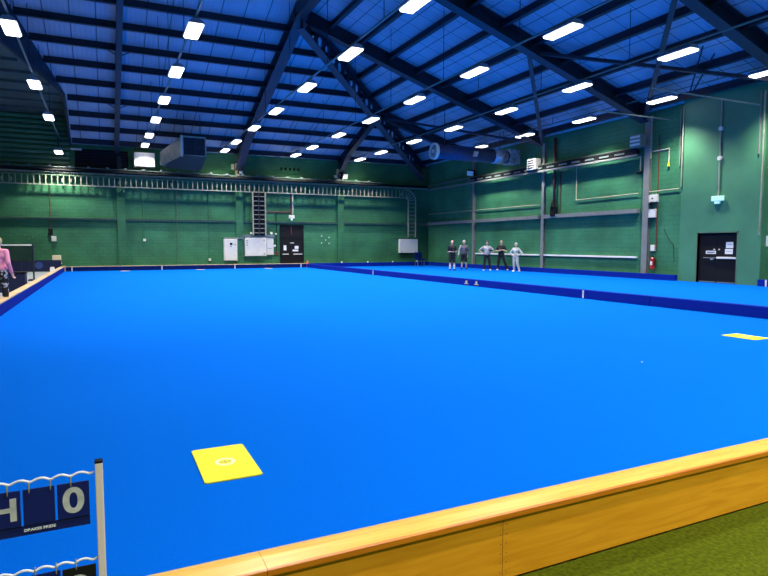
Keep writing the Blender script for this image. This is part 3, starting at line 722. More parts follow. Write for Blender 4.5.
# white wall box with dark underside
r = wbox('wall_heater', 19.98, 21.5, .93, 1.96, .26, 'white', 'white square wall heater under the bent ladder tray', 'heater')
bm = B(); box(bm, 20.0, 21.5, FW-.24, FW-.02, .84, .93); obj('base_grille', bm, 'black', r)
for x in (20.15, 21.3): bm = B(); cyl(bm, (x, FW-.262, 1.05), (x, FW-.27, 1.05), .03, seg=8); obj('screw', bm, 'black', r)
bm = B(); box(bm, 19.7, 22.0, FW-.12, FW-.002, 2.02, 2.2); tag(obj('trunking', bm, 'pilaster'), 'green painted trunking above the white wall heater', 'trunking')
# blue chair-like box in corner
p = at(431, 262, Y=37.0)
r = thing('stool', 'dark blue padded stool in the far corner beside the white heater', 'stool', (p.x-.6, 37.6, 0))
bm = B(); box(bm, -.3, .3, -.25, .25, .42, .54, .03); obj('seat', bm, 'bank_navy', r)
bm = B(); box(bm, -.3, .3, .2, .27, .5, .98, .03); obj('backrest', bm, 'bank_navy', r)
for sx in (-.26, .26):
    for sy in (-.2, .2): bm = B(); cyl(bm, (sx, sy, 0), (sx, sy, .43), .018, seg=6); obj('leg', bm, 'grey', r)
# small fittings: dots, sensors and boxes on far wall
for k, (px, py) in enumerate(((321.5, 236), (329, 237.5), (325.5, 240), (321.5, 243), (329, 243.5))):
    p = at(px, py, Y=FW); tag(obj('climbing_bolt', cyl(B(), (p.x, FW, p.z), (p.x, FW-.04, p.z), .04, seg=8), 'offwhite'), ['top left', 'top right', 'middle', 'bottom left', 'bottom right'][k]+' pale wall bolt of the five right of the black door', 'bolt', 'five wall bolts')
p = at(54, 237, Y=FW); tag(obj('wall_box', box(B(), p.x-.12, p.x+.12, FW-.12, FW-.002, p.z-.25, p.z+.05, .01), 'offwhite'), 'small pale wall box with dark top on the far wall above the barrier', 'box')
p = at(51, 233, Y=FW); tag(obj('wall_box', box(B(), p.x-.12, p.x+.1, FW-.1, FW-.002, p.z-.15, p.z+.25, .01), 'black'), 'small black box just above the pale box over the barrier', 'box')
pipe('conduit', [(at(50.5, 220, Y=FW).x, FW-.02, 4.95), (at(50.5, 220, Y=FW).x, FW-.02, 2.3)], .018, 'redbrown', 'thin reddish conduit on the far wall above the barrier')
for k, (px, za, zb) in enumerate(((143, 4.95, 1.98), (177, 4.95, .45), (208.5, 4.95, .4), (249, 4.95, 2.9))):
    x = at(px, 220, Y=FW).x; pipe('conduit', [(x, FW-.02, za), (x, FW-.02, zb)], .02, 'pilaster' if k != 1 else 'greygreen', ['thin green conduit down the far wall ending in a socket', 'thin grey-green conduit in the middle of the left wall bay', 'thin dark green conduit left of the tall pale cabinet', 'short green conduit left of the vertical ladder'][k], 'pipe')
p = at(144.5, 240, Y=FW); tag(obj('wall_box', box(B(), p.x-.08, p.x+.08, FW-.07, FW-.002, p.z-.08, p.z+.08, .01), 'offwhite'), 'small pale socket at the end of the green conduit', 'box')
for k, (px, py) in enumerate(((25, 235), (29, 239), (33, 237), (122, 246))):
    p = at(px, py, Y=FW); tag(obj('climbing_bolt', cyl(B(), (p.x, FW, p.z), (p.x, FW-.03, p.z), .05, seg=8), 'greygreen'), ['pale wall bolt above the net, leftmost', 'pale wall bolt above the net, middle and lowest', 'pale wall bolt above the net, rightmost', 'pale wall bolt beside the left pilaster'][k], 'bolt')
p = at(290, 170, Y=40.2)
for k in range(5):
    xx = p.x-.62+k*.3; tag(obj('wall_bolt', box(B(), xx-.06, xx+.06, 40.1, 40.198, p.z-.05, p.z+.14, .01), 'black'), ['first', 'second', 'third', 'fourth', 'fifth'][k]+' small black fitting from the left on the upper wall above the door', 'fitting', 'black fittings on the upper wall')
p = at(232.5, 168, Y=40.2); tag(obj('wall_box', box(B(), p.x-.1, p.x+.1, 40.1, 40.198, p.z-.1, p.z+.25, .01), 'beige'), 'small beige sensor on the upper wall left of the thick rafter', 'box')

# black slatted panel put in for the unlit stretch of the upper wall
u0, u1 = at(75, 158, Y=40.2), at(128, 158, Y=40.2)
r = thing('shade_panel', 'black slatted panel standing for the unlit upper far wall around the left rafter foot', 'louvre')
bm = B(); box(bm, u0.x, u1.x, 40.14, 40.198, 6.05, 7.25); obj('frame', bm, 'black', r)
bm = B()
for k in range(9): bar(bm, (u0.x+.05, 40.11, 6.15+k*.12), (u1.x-.05, 40.11, 6.15+k*.12), .06, .02, up=(0, .5, 1))
obj('slats', bm, 'navy', r)
# unit heater, duct
r = thing('unit_heater', 'white square heater box hanging over the far cable trays', 'heater')
a = at(134, 152, Y=39.2); b = at(155, 167, Y=39.2)
bm = B(); box(bm, a.x, b.x, 39.2, 40.15, b.z, a.z, .02); obj('casing', bm, 'offwhite', r)
bm = B()
for k in range(5): box(bm, a.x+.1+k*.22, a.x+.22+k*.22, 39.185, 39.199, a.z-.16-.03*(k % 2), a.z-.09-.03*(k % 2))
obj('vent_marks', bm, 'white', r)
for x in (a.x+.1, b.x-.1): bm = B(); cyl(bm, (x, 39.7, a.z), (x, 39.7, zend(39.7)+.1), .02, seg=6); obj('hanger_rod', bm, 'navy', r)
r = thing('air_duct', 'boxy sheet metal air duct with a slanted mouth above the trays', 'duct')
A = at(182, 135.5, Y=35); Bx = at(206, 136, Y=35); Cc = at(206, 162, Y=35); yy = 35
# front box (dark open mouth framed in pale metal) and slanted elbow towards the wall heater
x0, x1, z0, z1 = A.x, Bx.x, at(190, 156, Y=35).z, A.z
bm = B()
for (xa, xb, za, zb) in ((x0, x1, z1-.06, z1), (x0, x1, z0, z0+.06), (x0, x0+.06, z0, z1), (x1-.06, x1, z0, z1)): box(bm, xa, xb, yy, yy+1.6, za, zb)
obj('mouth_frame', bm, 'ductmetal', r)
bm = B(); box(bm, x0+.06, x1-.06, yy+.12, yy+.16, z0+.06, z1-.06); gr = obj('back_panel', bm, 'navy', r)
bm = B(); box(bm, (x0+x1)/2-.03, (x0+x1)/2+.03, yy+.02, yy+.1, z0+.06, z1-.06); box(bm, x0+.06, x1-.06, yy+.02, yy+.1, (z0+z1)/2-.02, (z0+z1)/2+.02); obj('divider', bm, 'navy_mid', gr)
# elbow: flat left side, tapering to a flange
fl = at(160, 165, Y=37.5); ft = at(160, 152, Y=37.5)
bm = B()
q = [(x0, yy, z1), (x0, yy, z0), (fl.x, 37.5, fl.z), (ft.x, 37.5, ft.z)]
q2 = [(x0+.9, yy+1.6, z1), (x0+.9, yy+1.6, z0), (fl.x+.8, 38.6, fl.z), (ft.x+.8, 38.6, ft.z)]
va = [bm.verts.new(p) for p in q]; vb = [bm.verts.new(p) for p in q2]
bm.faces.new(va); bm.faces.new(vb[::-1])
for k in range(4): bm.faces.new((va[k], vb[k], vb[(k+1) % 4], va[(k+1) % 4]))
obj('elbow', bm, 'ductmetal', r)
bm = B(); bar(bm, (x0-.03, yy-.03, z0-.05), (x0-.03, yy-.03, z1+.02), .1, .1, up=(1, 0, 0)); obj('flange', bm, 'offwhite', r)
bm = B(); a = Vector((x0-.02, yy-.02, z0)); bl_ = Vector((x1, yy, z0)); c_ = at(206, 163, Y=36.5); d_ = at(168, 170, Y=37.5)
prism(bm, [a, bl_, (x1, 37.4, z0-.55), (fl.x+.2, 37.6, fl.z-.1)], (0, .05, .08)); obj('sloping_underside', bm, 'navy', r)
for x in (x0+.2, x1-.2): bm = B(); cyl(bm, (x, yy+.8, z1), (x, yy+.8, zend(yy+.8)+.13), .02, seg=6); obj('hanger_rod', bm, 'navy', r)
# small speaker/white light fitting left on upper wall
p = at(76, 149, Y=40.0); tag(obj('ledge_light', box(B(), p.x-.3, p.x+.3, 39.98, 40.19, p.z-.05, p.z+.05, .02), 'offwhite'), 'small white strip on the dark upper wall left of the left rafter', 'light')
# speakers on stub column
def floodlight(px, py, label, Y=None, X=None, s=.28, face=(-.4, -1, -.3), m='black'):
    p = at(px, py, X=X, Y=Y)
    r = thing('floodlight', label, 'floodlight', p)
    f = Vector(face).normalized(); q = Vector((0, -1, 0)).rotation_difference(f).to_matrix().to_4x4()
    bm = B(); box(bm, -s, s, -.12, .12, -s*.75, s*.75, .03); bm.transform(q); obj('head', bm, m, r)
    bm = B(); box(bm, -s*.85, s*.85, -.14, -.12, -s*.6, s*.6); bm.transform(q); obj('lens', bm, 'offwhite', r)
    bm = B(); q3 = Vector((0, .5, -.05)) if Y else Vector((.4, 0, -.05)); cyl(bm, (0, 0, 0), q3, .035, seg=6); obj('bracket', bm, 'black', r)
    return r
floodlight(344, 176, 'floodlight clamped to the pale stub on the far wall', Y=39.7, face=(.6, -1, -.4), s=.3)
floodlight(337, 176.5, 'small black fitting left of the far wall floodlight', Y=39.6, face=(-1, -.5, -.2), s=.18)
floodlight(471, 173, 'black floodlight on the right wall near the far corner', X=22.05, face=(-1, -.6, -.4), s=.26)
floodlight(240, 172, 'small dark fitting at the foot of the thick rafter', Y=39.4, face=(.3, -1, -.3), s=.13)
p = at(533, 164.5, X=21.95); r = thing('speaker', 'pale box speaker on the right wall left of the red-brown pipe', 'speaker', p)
bm = B(); box(bm, -.15, .28, -.35, .35, -.3, .3, .02); obj('casing', bm, 'offwhite', r)
bm = B()
for k in range(4): box(bm, -.165, -.15, -.28, .28, -.24+k*.13, -.17+k*.13)
obj('grille', bm, 'navy', r); bm = B(); cyl(bm, (.28, 0, 0), (.54, 0, 0), .04, seg=8); obj('bracket', bm, 'grey', r)
p = at(637, 141, X=21.95); r = thing('speaker', 'dark louvred box at the near end of the right wall cable tray', 'speaker', p)
bm = B(); box(bm, -.12, .27, -.3, .3, -.28, .28, .02); obj('casing', bm, 'grey', r)
bm = B()
for k in range(3): box(bm, -.14, -.12, -.27, .27, -.22+k*.17, -.13+k*.17)
obj('grille', bm, 'offwhite', r)
bm = B(); cyl(bm, (.27, 0, 0), (.54, 0, 0), .04, seg=8); obj('bracket', bm, 'grey', r)

# big round duct with fan
r = thing('round_duct', 'long dark blue round duct with a left end fan and silver foil at right', 'duct')
a = at(435, 156.5, Y=28.6); b = at(520, 159, X=22.3); b.y = 28.6; b.z = at(518, 158, Y=28.6).z; a.z = b.z+.02
b.x = min(at(516, 158, Y=28.6).x, 22.3)
rad = .40
bm = B(); cyl(bm, a, b-Vector((1.7, 0, 0)), rad, seg=28); obj('tube', bm, 'duct', r, True)
bm = B(); cyl(bm, b-Vector((1.7, 0, 0)), b-Vector((.85, 0, 0)), rad+.02, seg=28); obj('foil_wrap', bm, 'foil', r, True)
bm = B(); cyl(bm, b-Vector((.85, 0, 0)), b-Vector((.72, 0, 0)), rad-.03, seg=28); obj('dark_band', bm, 'duct', r)
bm = B(); box(bm, b.x-.72, b.x, b.y-.4, b.y+.4, b.z-.4, b.z+.42, .02); obj('end_box', bm, 'foil', r)
bm = B(); n = 28
for (xx, r0, r1) in ((a.x-.12, rad+.05, rad-.04),):
    vs1 = [[bm.verts.new((xx+dx, a.y+rr*math.cos(2*PI*k/n), a.z+rr*math.sin(2*PI*k/n))) for k in range(n)] for dx, rr in ((0, r0), (.16, r0), (.16, r1), (0, r1))]
    for q in range(4):
        for k in range(n): bm.faces.new((vs1[q][k], vs1[q][(k+1) % n], vs1[(q+1) % 4][(k+1) % n], vs1[(q+1) % 4][k]))
fr = obj('fan_ring', bm, 'offwhite', r)
bm = B(); cyl(bm, (a.x-.03, a.y, a.z), (a.x-.0, a.y, a.z), rad-.05, seg=24); obj('backing', bm, 'black', fr)
bm = B(); cyl(bm, (a.x-.14, a.y, a.z), (a.x-.05, a.y, a.z), .12, seg=14)
for rr in (.22, .3):
    for k in range(16):
        t0, t1 = 2*PI*k/16, 2*PI*(k+1)/16
        cyl(bm, (a.x-.12, a.y+rr*math.cos(t0), a.z+rr*math.sin(t0)), (a.x-.12, a.y+rr*math.cos(t1), a.z+rr*math.sin(t1)), .012, seg=5)
obj('guard', bm, 'offwhite', fr)
for k in range(5):
    bm = B(); th = 2*PI*k/5; prism(bm, [(a.x-.06, a.y+.1*math.cos(th), a.z+.1*math.sin(th)), (a.x-.06, a.y+.33*math.cos(th-.2), a.z+.33*math.sin(th-.2)), (a.x-.10, a.y+.33*math.cos(th+.35), a.z+.33*math.sin(th+.35)), (a.x-.1, a.y+.1*math.cos(th+.5), a.z+.1*math.sin(th+.5))], (.01, 0, 0)); obj('blade', bm, 'grey', fr)
bm = B(); prism(bm, [(a.x+2.2, a.y-rad-.01, a.z-.2), (a.x+2.5, a.y-rad-.01, a.z-.2), (a.x+2.6, a.y-rad-.01, a.z+.1), (a.x+2.3, a.y-rad-.01, a.z+.1)], (0, .02, 0)); obj('foil_patch', bm, 'foil', r)
for x in (a.x+.6, b.x-1.2): bm = B(); cyl(bm, (x, a.y, a.z+rad-.02), (x, a.y, min(zside(x), 12)+.05), .018, seg=6); obj('hanger_rod', bm, 'navy', r)

# ------------------------------------------------------------------ things on the right wall
def ry(px, py=200, X=22.45): return at(px, py, X=X)
p = ry(555.5); y = p.y
r = thing('standpipe', 'red-brown vertical pipe with a black hose reel head at its foot', 'pipe')
bm = B(); cyl(bm, (22.36, y, 3.55), (22.36, y, 7.3), .075, seg=12); obj('tube', bm, 'redbrown', r, True)
bm = B(); box(bm, 22.22, 22.48, y-.16, y+.2, 3.1, 3.6, .04); cyl(bm, (22.3, y+.02, 3.6), (22.3, y+.02, 3.95), .16, .05, seg=12); obj('valve_box', bm, 'black', r)
pipe('conduit', [(22.45, y-.35, 3.2), (22.45, y-.35, 5.5)], .025, 'redbrown', 'thin brownish conduit just right of the red-brown standpipe')
p = ry(641, 172); r = thing('pendant_fitting', 'small dark fitting on a pale rod left of the wide column', 'fitting')
bm = B(); cyl(bm, (22.4, p.y, 4.9), (22.4, p.y, 5.6), .03, seg=8); obj('rod', bm, 'galv', r); bm = B(); ball(bm, (22.36, p.y, 4.85), .11, (1, 1.5, .7)); obj('head', bm, 'black', r)
# boxes right of column
for k, (px, py, sz, sh, m_, lb_) in enumerate([(653.5, 198.5, .25, .17, 'offwhite', 'upper white emergency light box right of the wide column'), (652.5, 213.5, .22, .19, 'offwhite', 'lower white box right of the wide column'), (653.5, 248, .10, .14, 'offwhite', 'white call point just above the red extinguisher')]):
    p = ry(px, py); r = thing('wall_box', lb_, 'box'); bm = B(); box(bm, 22.36, 22.498, p.y-sz, p.y+sz, p.z-sh, p.z+sh, .015); obj('casing', bm, m_, r)
    if k == 0:
        bm = B(); ball(bm, (22.33, p.y, p.z-sh-.06), .09, seg=10); obj('lamp_head', bm, 'black', r); bm = B(); box(bm, 22.352, 22.36, p.y-.05, p.y+.03, p.z-.03, p.z+.03); obj('indicator', bm, 'black', r)
    if k == 1: bm = B(); box(bm, 22.34, 22.49, p.y-.1, p.y+.15, p.z-sh-.04, p.z-sh); obj('gland', bm, 'black', r)
p = ry(657.3); pipe('conduit', [(22.46, p.y, 1.3), (22.46, p.y, 6.4)], .025, 'redbrown', 'thin dark conduit down to the red extinguisher')
p = ry(654, 262)
r = thing('fire_extinguisher', 'red fire extinguisher with black hose hanging on the right wall', 'fire extinguisher', (22.36, p.y, p.z-.33))
bm = B(); cyl(bm, (0, 0, .02), (0, 0, .48), .095, seg=18); cyl(bm, (0, 0, .48), (0, 0, .55), .095, .04, seg=18); obj('cylinder', bm, 'red', r, False)
bm = B(); cyl(bm, (0, 0, .55), (0, 0, .61), .03, seg=10); bar(bm, (0, -.02, .63), (0, .12, .66), .03, .015); bar(bm, (0, -.02, .61), (0, .11, .59), .03, .015); obj('valve_handle', bm, 'black', r)
bm = B(); path(bm, [(0, -.03, .58), (-.03, -.11, .5), (-.03, -.12, .3), (-.03, -.115, .15)], .014, 8); obj('hose', bm, 'black', r)
bm = B(); box(bm, -.098, -.05, -.05, .05, .2, .36); obj('instruction_label', bm, 'paper', r)
bm = B(); box(bm, .08, .13, -.05, .05, .25, .5); obj('wall_bracket', bm, 'black', r)
# yellow pendant + conduits upper
a = ry(669.5, 146); pipe('wall_pipe', [(22.45, 19.2, 5.72), (22.45, a.y, 5.72), (22.45, a.y, 5.1)], .02, 'cream', 'thin cream conduit with a drop beside the door pier')
bm = B(); cyl(bm, (22.43, a.y, 4.95), (22.43, a.y, 5.15), .05, .03, seg=10); tag(obj('pendant_fitting', bm, 'yellow'), 'small yellow pull handle hanging beside the door pier', 'handle')
a = ry(652.5, 120); pipe('conduit', [(22.42, a.y, 5.4), (22.42, a.y, 7.3)], .045, 'galv', 'pale vertical conduit right of the wide column top')
# vertical steel straps on pier edges
for k, (px, z0_, z1_) in enumerate(((680.5, 4.9, 7.3), (683, 4.0, 7.3), (759.5, 4.9, 7.2), (763.5, 1.9, 7.2))):
    X_ = 22.46 if k in (0,) else PX-.04
    p = at(px, 140, X=X_)
    pipe('drop_rod', [(X_, p.y, z0_), (X_, p.y, z1_)], .03, 'grey' if k in (0, 2) else 'galv', ['dark rod at the left edge of the door pier', 'pale rod at the left edge of the door pier', 'dark rod at the right edge of the door pier', 'long pale rod at the right edge of the door pier'][k], 'rod')
# exit light with conduit on pier
p = at(718, 199, X=PX-.05); y = p.y
r = thing('exit_light', 'pale green exit light on the end of a long conduit above the black door', 'exit light')
bm = B(); box(bm, PX-.13, PX-.002, y-.24, y+.24, p.z-.08, p.z+.12, .015); obj('casing', bm, 'exit', r)
bm = B(); box(bm, PX-.12, PX-.03, y-.1, y+.12, p.z-.19, p.z-.08, .01); obj('lens', bm, 'exit', r)
bm = B(); cyl(bm, (PX-.04, y, p.z+.12), (PX-.04, y, 7.2), .028, seg=8); obj('conduit', bm, 'galv', r)
for z in (4.95, 6.1): bm = B(); cyl(bm, (PX-.08, y, z), (PX-.002, y, z), .09, seg=12); obj('junction_box', bm, 'offwhite', r)
# double door in the pier
r = thing('double_door', 'black double door with push bars in the smooth green pier', 'door')
Xd = PX+.12
bm = B(); box(bm, PX-.01, PX+.17, D0-.05, D0, 0, 2.07); box(bm, PX-.01, PX+.17, D1, D1+.05, 0, 2.07); box(bm, PX-.01, PX+.17, D0-.05, D1+.05, 2.02, 2.07); obj('door_frame', bm, 'greygreen', r)
mid = at(716.5, 260, X=Xd).y
for k, (a, b) in enumerate(((mid+.003, D1-.003), (D0+.003, mid-.003))):
    bm = B(); box(bm, Xd, Xd+.05, a, b, .01, 2.01, .004); lf = obj('door_leaf', bm, 'blackgloss', r)
    bm = B(); box(bm, Xd-.006, Xd, a+.03, b-.03, .015, .06); obj('kick_strip', bm, 'dim', lf)
    if k == 0:
        c0, c1 = at(706, 251, X=Xd), at(716, 251, X=Xd)
        bm = B(); box(bm, Xd-.008, Xd-.001, c1.y, c0.y, 1.17, 1.30); sg = obj('door_sign', bm, 'paper', lf)
        bm = B()
        for q in range(7): box(bm, Xd-.011, Xd-.008, c1.y+.06+q*.05, c1.y+.09+q*.05, 1.20, 1.26)
        obj('blurred_print', bm, 'black', sg)
        bm = B(); box(bm, Xd-.07, Xd-.03, a+.02, b-.25, 1.0, 1.03); obj('push_bar', bm, 'grey', lf)
        bm = B(); box(bm, Xd-.05, Xd, b-.65, b-.55, .93, .98); obj('latch', bm, 'offwhite', lf)
    else:
        for (u0, u1, w0, w1) in ((726, 733.5, 242, 248), (725, 733, 249, 254)):
            q0, q1 = at(u0, w1, X=Xd), at(u1, w0, X=Xd)
            bm = B(); box(bm, Xd-.008, Xd-.001, q1.y, q0.y, q0.z, q1.z); nt_ = obj('notice', bm, 'paper', lf)
            bm = B(); box(bm, Xd-.010, Xd-.008, q1.y+.05, q0.y-.05, (q0.z+q1.z)/2, (q0.z+q1.z)/2+.02); obj('blurred_print', bm, 'grey', nt_)
        bm = B(); box(bm, Xd-.09, Xd-.03, a+.04, b-.04, .98, 1.06, .01); obj('push_bar', bm, 'offwhite', lf)
    bm = B(); cyl(bm, (Xd-.03, (a if k == 0 else b)+(.1 if k == 0 else -.1), 1.35), (Xd, (a if k == 0 else b)+(.1 if k == 0 else -.1), 1.35), .03, seg=10); obj('lock', bm, 'offwhite', lf)
p = at(763.5, 241, X=22.45); r = thing('wall_notice', 'white paper notice right of the door pier', 'notice')
bm = B(); box(bm, 22.48, 22.498, p.y-.17, p.y+.17, p.z-.2, p.z+.2); pn = obj('sheet', bm, 'paper', r); bm = B(); box(bm, 22.475, 22.48, p.y-.05, p.y+.05, p.z, p.z+.05); obj('blurred_print', bm, 'redbrown', pn)
# scuff on pier and hanging wire
bm = B(); path(bm, [ry(664, 229), ry(667, 236), ry(671.5, 243), ry(673.5, 245), ry(674, 262)], .012, 6); tag(obj('loose_wire', bm, 'black'), 'thin dark loose wire on the wall right of the extinguisher', 'wire')
# silvery stay rods under the roof near the right wall
for k, (a, b) in enumerate((((17.9, 15.9), (22.3, 13.9)), ((19.2, 20.8), (22.3, 18.9)))):
    z = 6.95
    pipe('stay_rod', [at(652 if k == 0 else 592, 88 if k == 0 else 110, Z=7.0), at(760 if k == 0 else 672, 105 if k == 0 else 120, X=PX-.01 if k == 0 else 22.5)], .03, 'galv', ['silver stay rod running to the top of the pier right edge', 'silver stay rod running to the wall above the wide column'][k], 'rod')
for k, (q0, q1) in enumerate((((704, 42), (690, 92)), ((725, 35), (694, 90)))):
    pipe('stay_rod', [at(*q0, X=19.3+.4*k), at(*q1, X=20.6)], .03, 'navy', ['dark slanted rod under the right slope, left one of a pair', 'dark slanted rod under the right slope, right one of a pair'][k], 'rod')

# ------------------------------------------------------------------ left side: net, barriers
Yn = 30.0; xn = -2.78
r = thing('badminton_net', 'dark badminton net with white top tape left of the green', 'net')
for x in (xn, xn-4.6):
    bm = B(); cyl(bm, (x, Yn, -.03), (x, Yn, 1.58), .035, seg=10); obj('post', bm, 'navy', r); bm = B(); box(bm, x-.2, x+.2, Yn-.3, Yn+.3, -.03, .04, .01); obj('base', bm, 'navy', r)
bm = B(); box(bm, xn-4.57, xn-.03, Yn-.004, Yn+.004, .78, 1.5); o = obj('mesh', bm, 'net', r)
bm = B(); box(bm, xn-4.57, xn-.03, Yn-.008, Yn+.008, 1.5, 1.56); obj('top_tape', bm, 'white', r)
r = thing('barrier', 'long navy barrier with faded emblem behind the badminton net', 'barrier')
for x0_, x1_ in ((-6.2, -4.2), (-4.19, -2.22)):
    bm = B(); box(bm, x0_, x1_, 39.0, 39.06, .02, .66, .01); pn = obj('panel', bm, 'barrier', r)
    bm = B(); cxx = at(39, 267, Y=39).x if x1_ > -3 else -5.2; cyl(bm, (cxx, 38.995, .36), (cxx, 39.0, .36), .2, seg=20); obj('emblem', bm, 'paleblue', pn)
    for xx in (x0_+.2, x1_-.2): bm = B(); box(bm, xx-.03, xx+.03, 38.8, 39.12, -.03, .02); obj('foot', bm, 'black', pn)
bm = B(); box(bm, -2.68, -2.22, 39.15, 39.2, .45, .94, .04); r = thing('chair', 'beige plastic chair showing only its backrest above the barrier', 'chair'); obj('backrest', bm, 'beige', r)
bm = B(); box(bm, -2.68, -2.22, 39.2, 39.6, .42, .47, .02); obj('seat', bm, 'beige', r)
for sx in (-2.64, -2.26):
    for sy in (39.22, 39.56): bm = B(); cyl(bm, (sx, sy, -.03), (sx, sy, .44), .02, seg=6); obj('leg', bm, 'grey', r)
r = thing('storage_box', 'near navy box bench beside the person in pink', 'box', (-3.1, 23.2, -.03))
bm = B(); box(bm, -.8, .72, -.3, .3, 0, .63, .02); obj('body', bm, 'barrier', r); bm = B(); box(bm, -.84, .76, -.33, .33, .63, .67, .01); obj('lid', bm, 'black', r)
p = at(51, 271, Y=32)
r = thing('scorecard_holder', 'small white card holder standing on the left bank top', 'card holder', (-2.16, 31.6, .285))
bm = B(); box(bm, -.1, .1, -.03, .03, 0, .04, .005); obj('base', bm, 'white', r); bm = B(); prism(bm, [(-.12, 0, .04), (.12, 0, .04), (.06, .03, .22), (-.1, .03, .22)], (0, .015, 0)); obj('card', bm, 'white', r)

# ------------------------------------------------------------------ scoreboard in the foreground
YS = 1.9
def sb(px, py): return at(px, py, Y=YS)
top = sb(97, 462.5); 
r = thing('scoreboard_stand', 'off-white scoreboard stand with wavy wires at the lower left edge', 'stand')
px_ = sb(100, 500).x; wl = px_-.98
for x in (px_, wl):
    bm = B(); box(bm, x-.0105, x+.0105, YS-.012, YS+.012, 0, top.z, .002); po = obj('post', bm, 'frame', r)
    bm = B(); box(bm, x-.011, x+.011, YS-.0125, YS+.0125, top.z, top.z+.008, .002); obj('end_cap', bm, 'black', po)
    bm = B(); box(bm, x-.013, x+.013, YS-.22, YS+.20, 0, .026, .002); obj('foot', bm, 'frame', r)
bm = B(); box(bm, wl+.013, px_-.013, YS-.01, YS+.01, .1, .125); obj('cross_bar', bm, 'frame', r)
def wavy(z0, per, x_end, drop):
    bm = B(); pts = []; x = x_end; n = int((x_end-wl)/per*6)
    for k in range(n+1):
        x = x_end-k*per/6; ph = (k % 6)/6
        pts.append(Vector((max(x, wl), YS, z0-.009*abs(math.sin(PI*(k/6+.0)))**.8*(-1)-.004)))
    path(bm, pts, .0032, 6); return bm
# rows: wire height at the post from the photo
zw1 = sb(95, 471).z; zw2 = sb(97, 557).z
per = (sb(70, 474).x-sb(50, 477).x)
hooks = [sb(70.5, 474).x-k*per for k in range(9)]
for z in (zw1, zw2):
    bm = B(); pts = [Vector((px_-.013, YS, z))]
    n = 6; off = sb(70.5, 474).x
    x = px_-.02
    while x > wl:
        ph = (x-off)/per*PI
        pts.append(Vector((x, YS, z-.006+.009*abs(math.sin(ph)))))
        x -= per/8
    path(bm, pts, .0034, 6); obj('wire', bm, 'wire', r)
# hanging back board with a base strip, slots between cards
def board(z_off, col, label, digit_left, digit_right, black=False):
    zt = sb(88, 480).z-z_off; zb = sb(88, 521).z-z_off
    xr_ = sb(89.5, 500).x; x1 = sb(57.3, 500).x; x2 = sb(54.8, 500).x; x3 = sb(22.5, 500).x; x4 = sb(20, 500).x; x5 = x4-.125; x6 = x5-.01; x7 = x6-.125
    g = 'hanging score cards'
    zs = zb+.02                       # bottom of the slots
    b_ = thing('score_board', label, 'board', (0, 0, 0))
    bm = B(); box(bm, x7, xr_, YS+.006, YS+.010, zb-.002, zs, 0)
    for (u, v) in ((x1, xr_), (x3, x2), (x5, x4)): box(bm, u, v, YS+.006, YS+.010, zs, zt)
    obj('back_plate', bm, col, b_)
    return (xr_, x1, x2, x3, x4, x5, x6, x7, zt, zb, zs, b_)
def ring(bm, x, z):
    n = 10
    for k in range(n):
        t0, t1 = 2*PI*k/n, 2*PI*(k+1)/n
        cyl(bm, (x, YS+.008*math.cos(t0), z+.016*math.sin(t0)), (x, YS+.008*math.cos(t1), z+.016*math.sin(t1)), .0015, seg=5)
tl = thing('score_board', 'navy score board hanging from the upper wire with a digit and a lettered strip', 'board')
xr_, x1, x2, x3, x4 = [sb(q, 500).x for q in (89.5, 57.3, 54.8, 22.8, 20.2)]
zt, zb, zs = sb(89, 480.5).z, sb(89, 523).z-.004, sb(55, 521).z
bm = B(); box(bm, x4-.30, xr_, YS+.002, YS+.005, zb, zs)
for (u, v) in ((x1, xr_), (x3, x2), (x4-.125, x4), (x4-.30, x4-.135)): box(bm, u, v, YS+.002, YS+.005, zs, zt)
obj('back_plate', bm, 'navycard', tl)
o = textmesh('maker_lettering', 'DRAKES PRIDE', .0105, 'print', tl, .0004, .0004); o.rotation_euler = (PI/2, 0, 0); o.location = ((x3+x2)/2, YS-.0002, (zs+zb)/2+.001); o.scale = (1.15, 1, 1)
def card(xa, xb, label, dig=None, m='navycard', zt_=None, zb_=None, size=.115):
    zt_ = zt if zt_ is None else zt_; zb_ = zs if zb_ is None else zb_
    c = thing('score_card', label, 'card', ((xa+xb)/2, YS, zb_), 0, 'hanging score cards')
    w = (xb-xa)/2; bm = B(); box(bm, -w, w, -.003, .000, .002, zt_-zb_+.002, .0008); sh = obj('sheet', bm, m, c)
    if dig:
        d_ = textmesh('numeral', dig, size, 'digit', sh, .0004, .0028); d_.rotation_euler = (PI/2, 0, 0); d_.location = (.022 if dig == 'H' else 0, -.0036, (zt_-zb_)/2-.002); d_.scale = (1.1, 1, 1)
    return c
card(x1, xr_, 'navy score card showing a grey 0, beside the right post', '0', size=.102)
card(x3, x2, 'blank navy score card between the 0 and the left card')
card(x4-.125, x4, 'navy score card with a grey H shape at the left edge of the view', 'H', size=.088)
card(x4-.30, x4-.14, 'blank navy score card beyond the left edge of the view')
for k, (hx, lb_) in enumerate([(sb(70.5, 480).x, 'split ring holding the 0 card'), (sb(50, 480).x, 'split ring at the right of the blank card'), (sb(28.5, 480).x, 'split ring at the left of the blank card'), (sb(6.5, 480).x, 'split ring holding the H card')]):
    bm = B(); ring(bm, hx, zt+.006); box(bm, hx-.002, hx+.002, YS-.004, YS-.002, zt-.006, zt+.02); tag(obj('split_ring', bm, 'galv'), lb_, 'ring', 'rings of the upper score cards')
